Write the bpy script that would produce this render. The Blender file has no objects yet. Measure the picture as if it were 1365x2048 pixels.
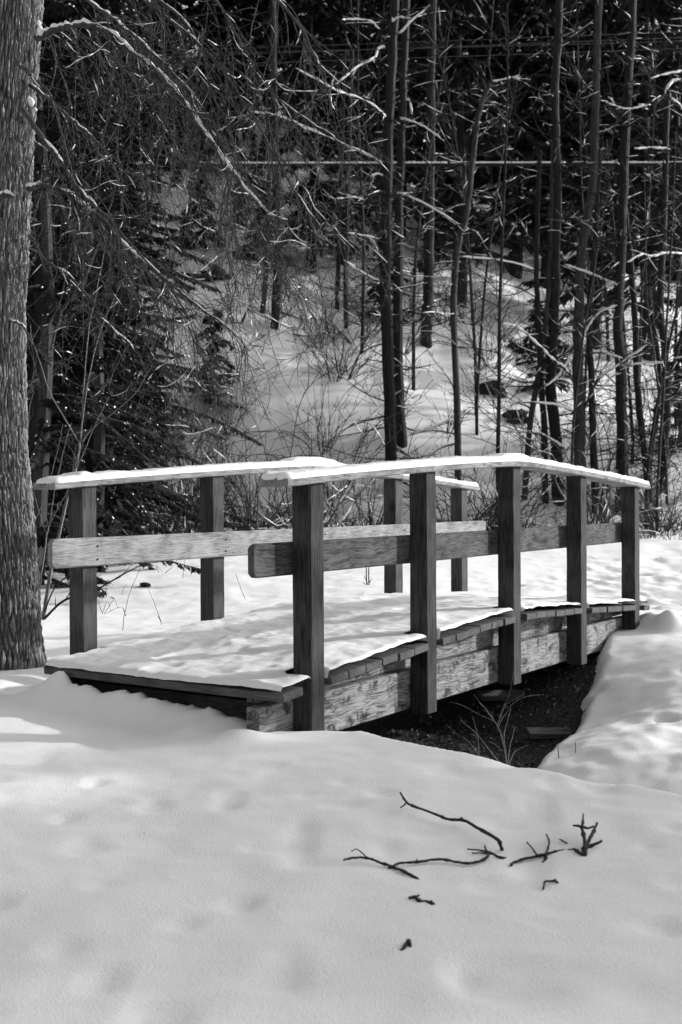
import bpy, math, random
import numpy as np
from mathutils import Vector, Matrix, noise

# ------------------------------------------------------------------ camera, sky, sun, exposure
sc = bpy.context.scene
col = sc.collection
PITCH, ROLL, FPX = 0.0127, -0.0056, 2295.9
cam = bpy.data.cameras.new('camera')
cam.sensor_fit = 'HORIZONTAL'; cam.sensor_width = 24.0
cam.lens = FPX / 1365 * 24.0
cam.clip_start = 0.05; cam.clip_end = 500
cam.dof.use_dof = True; cam.dof.focus_distance = 6.3; cam.dof.aperture_fstop = 4.5
cam_o = bpy.data.objects.new('camera', cam); col.objects.link(cam_o)
CAM_M = Matrix.Rotation(math.pi/2 - PITCH, 4, 'X') @ Matrix.Rotation(ROLL, 4, 'Z')
cam_o.matrix_world = CAM_M
sc.camera = cam_o

SUN_AZ = math.radians(73)      # clockwise from the view direction (+Y)
SUN_EL = math.radians(17)
world = bpy.data.worlds.new('World'); sc.world = world; world.use_nodes = True
wn = world.node_tree; wn.nodes.clear()
sky = wn.nodes.new('ShaderNodeTexSky'); sky.sky_type = 'NISHITA'; sky.sun_disc = False
sky.dust_density = 7.0; sky.air_density = 1.3; sky.sun_elevation = SUN_EL; sky.sun_rotation = SUN_AZ
bw = wn.nodes.new('ShaderNodeRGBToBW'); bg = wn.nodes.new('ShaderNodeBackground')
bg.inputs['Strength'].default_value = 0.15
wo = wn.nodes.new('ShaderNodeOutputWorld')
wn.links.new(sky.outputs[0], bw.inputs[0]); wn.links.new(bw.outputs[0], bg.inputs[0]); wn.links.new(bg.outputs[0], wo.inputs[0])

sun = bpy.data.lights.new('sun', 'SUN'); sun.energy = 2.0; sun.angle = math.radians(0.9); sun.color = (1, 1, 1)
sun_o = bpy.data.objects.new('sun', sun); col.objects.link(sun_o)
S_DIR = Vector((math.sin(SUN_AZ)*math.cos(SUN_EL), math.cos(SUN_AZ)*math.cos(SUN_EL), math.sin(SUN_EL)))
sun_o.rotation_euler = S_DIR.to_track_quat('Z', 'Y').to_euler()

sc.view_settings.view_transform = 'Standard'; sc.view_settings.look = 'None'
sc.view_settings.exposure = 1.0; sc.view_settings.gamma = 1.0
sc.render.engine = 'CYCLES'
sc.cycles.max_bounces = 6; sc.cycles.diffuse_bounces = 3; sc.cycles.glossy_bounces = 2
sc.cycles.transparent_max_bounces = 4

# ------------------------------------------------------------------ helpers
CAM_R = CAM_M.to_3x3()
def ray(px, py):
    """direction of a photo pixel, scaled so that y == 1"""
    d = CAM_R @ Vector(((px - 682.5)/FPX, -(py - 1024)/FPX, -1))
    return d / d.y
def at(px, py, Y):
    return ray(px, py) * Y

TH = 0.5958; SN, CS = math.sin(TH), math.cos(TH)
def B2W(A, R, z): return Vector((A*SN + R*CS, A*CS - R*SN, z))

def _hash(ix, iy, s):
    n = (ix.astype(np.int64)*374761393 + iy.astype(np.int64)*668265263 + s*1442695041) & 0x7fffffff
    n = ((n ^ (n >> 13))*1274126177) & 0x7fffffff
    n = n ^ (n >> 16)
    return (n & 0xffff)/65535.0
def vn(x, y, s=0):
    x = np.asarray(x, float); y = np.asarray(y, float)
    ix = np.floor(x); iy = np.floor(y); fx = x-ix; fy = y-iy
    fx = fx*fx*fx*(fx*(fx*6-15)+10); fy = fy*fy*fy*(fy*(fy*6-15)+10)
    a = _hash(ix, iy, s); b = _hash(ix+1, iy, s); c = _hash(ix, iy+1, s); d = _hash(ix+1, iy+1, s)
    return (a + (b-a)*fx + (c-a)*fy + (a-b-c+d)*fx*fy)*2-1
def fbm(x, y, s=0, o=4):
    r = 0; a = 1; t = 0
    for k in range(o):
        ca, sa = math.cos(k*1.1+.4), math.sin(k*1.1+.4)
        r = r + a*vn((x*ca-y*sa)*2**k, (x*sa+y*ca)*2**k, s+k*17); t += a; a *= .5
    return r/t
def ss(a, b, x):
    t = np.clip((x-a)/(b-a), 0, 1); return t*t*(3-2*t)

# ------------------------------------------------------------------ materials
def mat(name):
    m = bpy.data.materials.new(name); m.use_nodes = True
    nt = m.node_tree; p = nt.nodes['Principled BSDF']
    p.inputs['Roughness'].default_value = .8
    try: p.inputs['Specular IOR Level'].default_value = .25
    except Exception: pass
    return m, nt, p
def N(nt, t, **kw):
    n = nt.nodes.new(t)
    for k, v in kw.items():
        if hasattr(n, k): setattr(n, k, v)
        else: n.inputs[k.replace('_', ' ')].default_value = v
    return n
def ramp(nt, src, stops):
    r = nt.nodes.new('ShaderNodeValToRGB'); nt.links.new(src, r.inputs[0])
    e = r.color_ramp.elements
    while len(e) < len(stops): e.new(.5)
    for i, (p, v) in enumerate(stops): e[i].position = p; e[i].color = (v, v, v, 1)
    return r.outputs[0]
def mapped(nt, scale, space='Object'):
    tc = nt.nodes.new('ShaderNodeTexCoord'); mp = nt.nodes.new('ShaderNodeMapping')
    nt.links.new(tc.outputs[space], mp.inputs[0]); mp.inputs['Scale'].default_value = scale
    return mp.outputs[0]
def bump(nt, p, h, s, d, prev=None):
    b = nt.nodes.new('ShaderNodeBump'); b.inputs['Strength'].default_value = s; b.inputs['Distance'].default_value = d
    nt.links.new(h, b.inputs['Height'])
    if prev: nt.links.new(prev, b.inputs['Normal'])
    nt.links.new(b.outputs[0], p.inputs['Normal']); return b.outputs[0]

def snow_mat(name, base=.84, fine=.35, fscale=190):
    m, nt, p = mat(name)
    v = mapped(nt, (1, 1, 1))
    n1 = N(nt, 'ShaderNodeTexNoise', Scale=fscale, Detail=3.0); nt.links.new(v, n1.inputs['Vector'])
    n2 = N(nt, 'ShaderNodeTexNoise', Scale=9.0, Detail=5.0); nt.links.new(v, n2.inputs['Vector'])
    b = bump(nt, p, n2.outputs['Fac'], .18, .02)
    n3 = N(nt, 'ShaderNodeTexNoise', Scale=42.0, Detail=3.0); nt.links.new(v, n3.inputs['Vector'])
    b = bump(nt, p, n3.outputs['Fac'], .10, .006, b)
    bump(nt, p, n1.outputs['Fac'], min(1, fine*2.2), .004, b)
    nt.links.new(ramp(nt, n1.outputs['Fac'], [(.3, base*.90), (.7, base)]), p.inputs['Base Color'])
    p.inputs['Roughness'].default_value = .75
    return m
M_SNOW = snow_mat('snow')
M_SNOWB = snow_mat('snow_crust', .84, .3, 90)

def wood_mat(name, lo, hi, axis, grain=1.0, knots=True, seed=0.0, stain=0.0, rings=.4):
    """weathered sawn timber; grain runs along the given local axis"""
    m, nt, p = mat(name)
    ai = 'XYZ'.index(axis)
    oi = nt.nodes.new('ShaderNodeObjectInfo')
    tc = nt.nodes.new('ShaderNodeTexCoord')
    off = nt.nodes.new('ShaderNodeVectorMath'); off.operation = 'ADD'
    mul = nt.nodes.new('ShaderNodeMath'); mul.operation = 'MULTIPLY'; mul.inputs[1].default_value = 37.0
    nt.links.new(oi.outputs['Random'], mul.inputs[0])
    cmb = nt.nodes.new('ShaderNodeCombineXYZ')
    for k in range(3): nt.links.new(mul.outputs[0], cmb.inputs[k])
    nt.links.new(tc.outputs['Object'], off.inputs[0]); nt.links.new(cmb.outputs[0], off.inputs[1])
    # low-frequency warp so the grain wanders round knots
    warp = N(nt, 'ShaderNodeTexNoise', Scale=3.2, Detail=2.0); nt.links.new(off.outputs[0], warp.inputs['Vector'])
    wsub = nt.nodes.new('ShaderNodeVectorMath'); wsub.operation = 'SUBTRACT'; wsub.inputs[1].default_value = (.5, .5, .5)
    nt.links.new(warp.outputs['Color'], wsub.inputs[0])
    wsc = nt.nodes.new('ShaderNodeVectorMath'); wsc.operation = 'SCALE'; wsc.inputs['Scale'].default_value = .06*rings
    nt.links.new(wsub.outputs[0], wsc.inputs[0])
    pos = nt.nodes.new('ShaderNodeVectorMath'); pos.operation = 'ADD'
    nt.links.new(off.outputs[0], pos.inputs[0]); nt.links.new(wsc.outputs[0], pos.inputs[1])
    mp = nt.nodes.new('ShaderNodeMapping'); s = [1, 1, 1]; s[ai] = .05
    mp.inputs['Scale'].default_value = s; nt.links.new(pos.outputs[0], mp.inputs[0])
    g = N(nt, 'ShaderNodeTexNoise', Scale=150.0*grain, Detail=4.0, Roughness=.65); nt.links.new(mp.outputs[0], g.inputs['Vector'])
    mp2 = nt.nodes.new('ShaderNodeMapping'); s2 = [1, 1, 1]; s2[ai] = .05
    mp2.inputs['Scale'].default_value = s2; nt.links.new(pos.outputs[0], mp2.inputs[0])
    w = N(nt, 'ShaderNodeTexNoise', Scale=11.0, Detail=1.0); nt.links.new(mp2.outputs[0], w.inputs['Vector'])
    # rings: sine of the smooth field
    wm = nt.nodes.new('ShaderNodeMath'); wm.operation = 'MULTIPLY'; wm.inputs[1].default_value = 150.0
    nt.links.new(w.outputs['Fac'], wm.inputs[0])
    sn = nt.nodes.new('ShaderNodeMath'); sn.operation = 'SINE'; nt.links.new(wm.outputs[0], sn.inputs[0])
    blotch = N(nt, 'ShaderNodeTexNoise', Scale=5.0, Detail=4.0, Roughness=.6); nt.links.new(off.outputs[0], blotch.inputs['Vector'])
    # sum
    a = nt.nodes.new('ShaderNodeMath'); a.operation = 'MULTIPLY_ADD'; a.inputs[1].default_value = .06*rings; 
    nt.links.new(sn.outputs[0], a.inputs[0]); nt.links.new(g.outputs['Fac'], a.inputs[2])
    b = nt.nodes.new('ShaderNodeMath'); b.operation = 'MULTIPLY_ADD'; b.inputs[1].default_value = .6
    nt.links.new(blotch.outputs['Fac'], b.inputs[0]); nt.links.new(a.outputs[0], b.inputs[2])
    colr = ramp(nt, b.outputs[0], [(.62, lo), (.95, hi)])
    last = colr
    if knots:
        vo = N(nt, 'ShaderNodeTexVoronoi', Scale=3.4); mpk = nt.nodes.new('ShaderNodeMapping')
        sk = [1.6, 1.6, 1.6]; sk[ai] = .9; mpk.inputs['Scale'].default_value = sk
        nt.links.new(pos.outputs[0], mpk.inputs[0]); nt.links.new(mpk.outputs[0], vo.inputs['Vector'])
        kr = ramp(nt, vo.outputs['Distance'], [(.05, .15), (.12, .5), (.24, 1.0)])
        mx = nt.nodes.new('ShaderNodeMix'); mx.data_type = 'RGBA'; mx.blend_type = 'MULTIPLY'; mx.inputs[0].default_value = 1
        nt.links.new(last, mx.inputs[6]); nt.links.new(kr, mx.inputs[7]); last = mx.outputs[2]
    if stain:
        st = N(nt, 'ShaderNodeTexNoise', Scale=9.0, Detail=5.0, Roughness=.7); nt.links.new(off.outputs[0], st.inputs['Vector'])
        kr = ramp(nt, st.outputs['Fac'], [(.38, 1-stain), (.47, 1.0)])
        mx = nt.nodes.new('ShaderNodeMix'); mx.data_type = 'RGBA'; mx.blend_type = 'MULTIPLY'; mx.inputs[0].default_value = 1
        nt.links.new(last, mx.inputs[6]); nt.links.new(kr, mx.inputs[7]); last = mx.outputs[2]
    nt.links.new(last, p.inputs['Base Color'])
    bump(nt, p, a.outputs[0], .5, .004)
    p.inputs['Roughness'].default_value = .85
    return m
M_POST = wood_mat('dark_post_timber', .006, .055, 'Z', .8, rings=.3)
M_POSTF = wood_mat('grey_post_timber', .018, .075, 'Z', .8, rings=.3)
M_RAIL = wood_mat('grey_handrail_timber', .10, .30, 'Y', knots=False, stain=.4)
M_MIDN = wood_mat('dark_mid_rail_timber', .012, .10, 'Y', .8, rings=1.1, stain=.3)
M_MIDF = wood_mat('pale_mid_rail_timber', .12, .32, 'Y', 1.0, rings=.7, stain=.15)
M_STR = wood_mat('pale_stringer_timber', .05, .29, 'Y', .8, stain=.8, rings=1.3)
M_PLK = wood_mat('plank_timber', .03, .11, 'X', 1.0, rings=.6)

def soil_mat():
    m, nt, p = mat('dark_soil')
    v = mapped(nt, (1, 1, 1))
    n = N(nt, 'ShaderNodeTexNoise', Scale=45.0, Detail=6.0, Roughness=.7); nt.links.new(v, n.inputs['Vector'])
    vo = N(nt, 'ShaderNodeTexVoronoi', Scale=38.0); nt.links.new(v, vo.inputs['Vector'])
    nt.links.new(ramp(nt, n.outputs['Fac'], [(.4, .01), (.62, .04), (.75, .10)]), p.inputs['Base Color'])
    b = bump(nt, p, vo.outputs['Distance'], .8, .02); bump(nt, p, n.outputs['Fac'], .8, .02, b)
    return m
M_SOIL = soil_mat()

def bark_mat(name, lo, hi, sc_=1.0, ax=(1, 1, .12), bs=.8):
    m, nt, p = mat(name)
    v = mapped(nt, ax)
    n = N(nt, 'ShaderNodeTexNoise', Scale=60.0*sc_, Detail=4.0, Roughness=.7); nt.links.new(v, n.inputs['Vector'])
    nt.links.new(ramp(nt, n.outputs['Fac'], [(.35, lo), (.68, hi)]), p.inputs['Base Color'])
    bump(nt, p, n.outputs['Fac'], bs, .01)
    return m
M_BARK = bark_mat('ridged_bark', .014, .32, 1.0)
M_BARKD = bark_mat('dark_bark', .007, .028, .6)
M_BARKM = bark_mat('grey_bark', .006, .024, .5)
M_BARKP = bark_mat('pale_bark', .012, .07, .5)
M_TWIG = bark_mat('lichen_twig', .010, .11, 1.2, (1, 1, 1))
M_TWIGD = bark_mat('dark_twig', .012, .04, 1.0, (1, 1, 1))
M_STEM = bark_mat('pale_stem', .10, .22, 1.0, (1, 1, 1))
def flat_mat(name, lo, hi, s):
    m, nt, p = mat(name)
    v = mapped(nt, (1, 1, 1))
    n = N(nt, 'ShaderNodeTexNoise', Scale=s, Detail=2.0); nt.links.new(v, n.inputs['Vector'])
    nt.links.new(ramp(nt, n.outputs['Fac'], [(.35, lo), (.65, hi)]), p.inputs['Base Color'])
    return m
M_NEED = flat_mat('conifer_needles', .008, .03, 3.0)
M_FLOOR = flat_mat('forest_floor', .01, .03, 2.0)
M_LEAF = flat_mat('dead_leaf', .03, .14, 30.0)
M_WIRE = flat_mat('wire', .10, .14, 5.0)
M_IRON = flat_mat('iron', .01, .02, 50.0)

# ------------------------------------------------------------------ mesh builder
class MB:
    def __init__(s): s.v = []; s.f = []
    def tube(s, pts, rad, n=5, cap=True):
        pts = [Vector(p) for p in pts]; L = len(pts)
        if L < 2: return
        base = len(s.v); up = Vector((0, 0, 1)); prev = None
        for i, p in enumerate(pts):
            t = (pts[min(i+1, L-1)] - pts[max(i-1, 0)])
            if t.length < 1e-9: t = Vector((0, 0, 1))
            t.normalize()
            if prev is None:
                a = t.cross(up if abs(t.z) < .95 else Vector((1, 0, 0))).normalized()
            else:
                a = prev - t*prev.dot(t)
                if a.length < 1e-6: a = t.orthogonal()
                a.normalize()
            prev = a; b = t.cross(a); r = rad[i] if hasattr(rad, '__len__') else rad
            for k in range(n):
                w = 2*math.pi*k/n
                s.v.append(p + a*(math.cos(w)*r) + b*(math.sin(w)*r))
        for i in range(L-1):
            for k in range(n):
                k2 = (k+1) % n
                s.f.append((base+i*n+k, base+i*n+k2, base+(i+1)*n+k2, base+(i+1)*n+k))
        if cap:
            s.f.append(tuple(base+k for k in range(n))[::-1]); s.f.append(tuple(base+(L-1)*n+k for k in range(n)))
    def poly(s, pts):
        b = len(s.v); s.v += [Vector(p) for p in pts]; s.f.append(tuple(range(b, b+len(pts))))
    def box(s, c, h, M=None, bev=0.0):
        """centre c, half sizes h, optional matrix; bevelled edges when bev > 0"""
        import bmesh
        bm = bmesh.new(); bmesh.ops.create_cube(bm, size=2)
        for v in bm.verts: v.co = Vector((v.co.x*h[0], v.co.y*h[1], v.co.z*h[2]))
        if bev: bmesh.ops.bevel(bm, geom=bm.edges[:], offset=bev, segments=2, affect='EDGES')
        base = len(s.v)
        for v in bm.verts:
            q = v.co + Vector(c); s.v.append(M @ q if M else q)
        bm.verts.index_update()
        for f in bm.faces: s.f.append(tuple(base+v.index for v in f.verts))
        bm.free()
    def build(s, name, m, parent=None, smooth=False):
        me = bpy.data.meshes.new(name)
        me.from_pydata([tuple(v) for v in s.v], [], s.f); me.materials.append(m)
        if smooth: me.shade_smooth()
        o = bpy.data.objects.new(name, me); col.objects.link(o)
        if parent: o.parent = parent
        return o
def tag(o, label=None, cat=None, group=None, kind=None):
    if label: o['label'] = label
    if cat: o['category'] = cat
    if group: o['group'] = group
    if kind: o['kind'] = kind
    return o
def empty(name, loc=(0, 0, 0), rz=0):
    o = bpy.data.objects.new(name, None); col.objects.link(o); o.empty_display_size = .1
    o.location = loc; o.rotation_euler = (0, 0, rz); return o
def copy_tree(src, loc, rz, scale=1, label=None):
    r = src.copy(); col.objects.link(r); r.location = loc; r.rotation_euler = (0, 0, rz); r.scale = (scale,)*3
    if label: r['label'] = label
    for ch in src.children:
        c = ch.copy(); col.objects.link(c); c.parent = r
        for g in ch.children:
            d = g.copy(); col.objects.link(d); d.parent = c
    return r
def grid_mesh(name, X, Y, Z, m, keep=None, smooth=True):
    ny, nx = X.shape
    co = np.stack([X, Y, Z], -1).reshape(-1, 3)
    idx = np.arange(nx*ny).reshape(ny, nx)
    q = np.stack([idx[:-1, :-1], idx[:-1, 1:], idx[1:, 1:], idx[1:, :-1]], -1).reshape(-1, 4)
    if keep is not None: q = q[keep.reshape(-1)]
    me = bpy.data.meshes.new(name)
    me.vertices.add(len(co)); me.vertices.foreach_set('co', co.ravel())
    me.loops.add(q.size); me.loops.foreach_set('vertex_index', q.ravel())
    me.polygons.add(len(q)); me.polygons.foreach_set('loop_start', np.arange(len(q))*4)
    me.update(calc_edges=True); me.materials.append(m)
    if smooth: me.shade_smooth()
    o = bpy.data.objects.new(name, me); col.objects.link(o); return o

# ------------------------------------------------------------------ terrain
def plateau(X, Y):
    u = (X+Y)*.70711
    z = -1.10 + .11*ss(-.8, -2.6, X)*ss(7.5, 5.0, Y)*1.0
    z = z + (.04*ss(3.5, 6.5, Y)+.06)*ss(-2, -4, X)
    far = -1.08 + .42*ss(10, 21, Y) + .10*ss(9, 13, Y)*ss(3.2, 0, X)
    t = ss(5.2, 7.2, u)
    z = z*(1-t) + far*t
    hill = np.maximum(Y-21.5-1.0*vn(X*.15, X*0+3.3, 5), 0)
    hz = .50*hill*ss(0, 3.5, hill) - .22*np.clip(X-5, -14, 14)*ss(0, 8, hill)
    hz = hz + ss(2, 8, hill)*.5*fbm(X*.35, Y*.35, 9, 4)
    return z + hz
def UC(v):
    return np.interp(v, [-7, -5.6, -4.75, -4.1, -3.75, -2, 0, 5], [3.0, 3.12, 3.36, 3.56, 3.84, 3.80, 3.78, 3.75])
def depthmul(X, Y):
    R = X*CS - Y*SN
    return 1 - ss(-4.95, -5.6, R)
RSN = -3.30
def bare(X, Y):
    A = X*SN + Y*CS; R = X*CS - Y*SN; u = (X+Y)*.70711; v = (X-Y)*.70711
    Rb = np.interp(A, [4.2, 5.0, 6.05, 6.9, 8.0, 8.6, 8.9], [-2.35, -2.45, -2.70, -2.86, -3.1, -3.3, -3.6])
    n = .05*fbm(X*4.5, Y*4.5, 3, 4)
    b = ss(Rb+.03+n, Rb-.10+n, R)*ss(-5.0, -4.75, R)
    uc = UC(v)+.015*fbm(v*9, u*3, 8, 3)
    lo = uc+.05-.05*ss(-3.9, -4.3, v); under = ss(-4.74, -4.66, R)*ss(RSN+.02, RSN-.06, R)
    return b*ss(lo, lo+.05+.03*ss(-4.3, -3.9, v), u)*np.maximum(ss(8.82, 8.55, A+n), under*ss(9.2, 9.0, A))
def soil_h(X, Y):
    u = (X+Y)*.70711; v = (X-Y)*.70711; uc = UC(v)
    cut = ss(uc+.02, uc+.6-.45*ss(-3.9, -4.3, v), u)*ss(7.9, 5.9, u)
    R = X*CS - Y*SN
    return plateau(X, Y) - .12 - (.42 + .10*ss(-3.2, -2.0, R))*cut*depthmul(X, Y) + .03*fbm(X*5, Y*5, 21, 4)*cut
def snow_h(X, Y):
    A = X*SN + Y*CS; R = X*CS - Y*SN
    u = (X+Y)*.70711; v = (X-Y)*.70711; uc = UC(v)
    cut = ss(uc+.0, uc+.7, u)*ss(7.9, 5.9, u)
    drift = (.20+.05*fbm(X*2.2, Y*2.2, 44, 3)+.015*fbm(X*9, Y*9, 45, 3))*ss(-3.0, -2.1, R)*ss(4.6, 5.6, u)
    s = plateau(X, Y) - (.42-drift)*cut*depthmul(X, Y)
    s = s + .018*fbm(X*1.3, Y*1.3, 1, 4) + .010*fbm(X*5, Y*5, 2, 3)*ss(3.5, 6.5, Y)
    # soft dents and melt ripples in the foreground
    near = ss(5.2, 4.4, Y)
    s = s + near*(.007*fbm(X*6+Y, Y*5, 35, 4) - .012*ss(.45, .8, vn(X*7.3, Y*6.1, 36)))
    s = s + .10*np.exp(-((u-uc+.05)/.12)**2)*ss(-4.0, -4.4, v)*ss(-5.7, -5.3, v)*(1+.45*fbm(v*3.1, u*2, 33, 2)+.30*fbm(v*17, u*15, 34, 3))
    s = s + near*(.012*fbm(X*2.4+.6*Y, Y*1.1, 31, 3)) 
    s = s - near*.02*ss(.70, .95, vn(X*3.1, Y*2.3, 40))
    # trodden path beyond the deck
    w = ss(8.9, 9.6, A)*ss(.1+.35*(A-9), -.9+.35*(A-9), R)*ss(-6.5, -5.0, R)*ss(22, 17, Y)
    s = s + w*(.035*fbm(X*4.2, Y*4.2, 50, 3) - .03*ss(.2, .7, vn(X*3.3, Y*3.3, 51)) + .03*fbm(X*1.4, Y*1.4, 52, 2))
    # snow lumps by the far end of the deck
    for (lx, ly, lh, lr) in [(2.60, 9.05, .16, .14), (2.50, 9.30, .12, .16), (-1.47, 5.98, .075, .07), (-.46, 5.20, .05, .13), (-.70, 5.32, .03, .10)]:
        s = s + lh*np.exp(-((X-lx)**2+(Y-ly)**2)/lr**2)
    # animal holes in the bank
    for (lx, ly) in [(1.75, 7.9), (2.35, 7.75), (1.92, 6.75), (2.9, 8.6), (2.62, 6.9)]:
        s = s - .045*np.exp(-((X-lx)**2+((Y-ly)*.7)**2)/.055**2) 
    b = bare(X, Y)
    t = soil_h(X, Y)
    return s*(1-b) + (t-.03)*b
def ground_z(x, y):
    return float(snow_h(np.array([float(x)]), np.array([float(y)]))[0])
def hit(px, py, lo=2.0, hi=120, dz=0.0):
    """where the line of sight of a photo pixel meets the snow"""
    r = ray(px, py)
    ys = np.concatenate([np.arange(lo, 12, .02), np.arange(12, hi, .1)])
    g = snow_h(r.x*ys, ys) + dz - r.z*ys
    k = np.argmax(g > 0)
    y = ys[k] if g[k] > 0 else hi
    return Vector((r.x*y, y, r.z*y))

def axis_near(lo, a, b, hi, step, g=1.06, mx=1.5):
    xs = list(np.arange(a, b, step)); s = step; x = xs[-1]
    while x < hi: s = min(s*g, mx); x += s; xs.append(x)
    s = step; x = a; pre = []
    while x > lo: s = min(s*g, mx); x -= s; pre.append(x)
    return np.array(pre[::-1]+xs)
ys = axis_near(-25, 2.2, 10.5, 130, .028, 1.018, 1.2)
xs = axis_near(-75, -2.6, 3.4, 75, .028, 1.03, 1.5)
GX, GY = np.meshgrid(xs, ys)
GZ = snow_h(GX, GY)
tag(grid_mesh('ground', GX, GY, GZ, M_SNOW), kind='structure')
sx, sy = np.meshgrid(np.arange(-3.2, 4.2, .025), np.arange(3.6, 10.6, .025))
SR = sx*CS - sy*SN; SU = (sx+sy)*.70711
kp = ((SU[:-1, :-1] > 2.9) & (SU[:-1, :-1] < 8.9) & (SR[:-1, :-1] < -1.6) & (SR[:-1, :-1] > -5.4))
so = soil_h(sx, sy); so = np.where(bare(sx, sy) > .001, so, so-.15)
tag(grid_mesh('stream_bed', sx, sy, so, M_SOIL, kp), kind='structure')

# ------------------------------------------------------------------ the footbridge
A0, SP = 4.418, 1.1
AC = A0 + 2*SP + .055
RN, RF = -3.17, -4.715        # near outer face, far inner face
PW = .111
def drop(A):
    x = abs(A-AC)/SP
    x = math.sqrt(x*x+.02)-.14
    return .049*x + .008*x*x
def ddrop(A): return (drop(A+.01)-drop(A-.01))/.02
ZRAIL, ZDECK = .189, -.792     # undersides at the crown
bridge = empty('footbridge', (0, 0, 0), -TH)
bridge.location = B2W(AC, (RN+RF)/2, -1.2)
O = Vector(((RN+RF)/2, AC, -1.2))
tag(bridge, 'arched wooden footbridge with snow on its curved handrails, deck and dark posts', 'footbridge')
def L(R, A, z): return Vector((R, A, z)) - O
rnd = random.Random(5)
def local_box(name, m, R0, R1, A0_, A1_, z0, z1, bev=.004, nseg=1, parent=bridge, fz=None):
    """timber along the bridge, following the arch through fz"""
    mb = MB(); h = (abs(R1-R0)/2, abs(A1_-A0_)/2, abs(z1-z0)/2)
    mb.box((0, 0, 0), h, None, bev)
    o = mb.build(name, m, parent); o.location = L((R0+R1)/2, (A0_+A1_)/2, (z0+z1)/2); return o
def arch_board(name, m, R0, R1, a0, a1, zlo, zhi, f, bev=.006, n=24, ends=None, wob=.0012, parent=bridge, capround=0.0):
    """board with bevelled section swept along the arch f(A)"""
    sec = []
    w = (R1-R0)/2; h = (zhi-zlo)/2
    for sx_, sz_ in ((-1, -1), (1, -1), (1, 1), (-1, 1)):
        if (sx_*sz_) > 0: o2 = [(sx_*w, sz_*(h-bev)), (sx_*(w-bev), sz_*h)]
        else: o2 = [(sx_*(w-bev), sz_*h), (sx_*w, sz_*(h-bev))]
        sec += o2
    # order ccw
    sec.sort(key=lambda q: math.atan2(q[1]/h, q[0]/w))
    mb = MB(); K = len(sec); Am = (a0+a1)/2; zm = (zlo+zhi)/2
    st = [a0 + (a1-a0)*i/n for i in range(n+1)]
    cols_ = []
    if capround:
        st = [a0, a0+capround*.25, a0+capround*.6, a0+capround] + st[1:-1] + [a1-capround, a1-capround*.6, a1-capround*.25, a1]
        st.sort()
    for A in st:
        sc_ = 1.0
        if capround:
            d = min(A-a0, a1-A)
            if d < capround: sc_ = 1-(1-math.sqrt(max(0, 1-(1-d/capround)**2)))*.30*(capround/ .05)
        for (x, z) in sec:
            nz = wob*noise.noise(Vector((x*30, A*9, z*30+R0*7)))
            mb.v.append(Vector((x+nz, A-Am, z*(sc_) - f(A) + f(Am) + nz)))
    ns = len(st)
    for i in range(ns-1):
        for k in range(K):
            k2 = (k+1) % K; mb.f.append((i*K+k, i*K+k2, (i+1)*K+k2, (i+1)*K+k))
    mb.f.append(tuple(range(K))[::-1]); mb.f.append(tuple((ns-1)*K+k for k in range(K)))
    o = mb.build(name, m, parent); o.location = L((R0+R1)/2, Am, zm - f(Am)); return o
zero = lambda A: 0.0
POSTLAB = ['front', 'second', 'crown', 'fourth', 'last']
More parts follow.
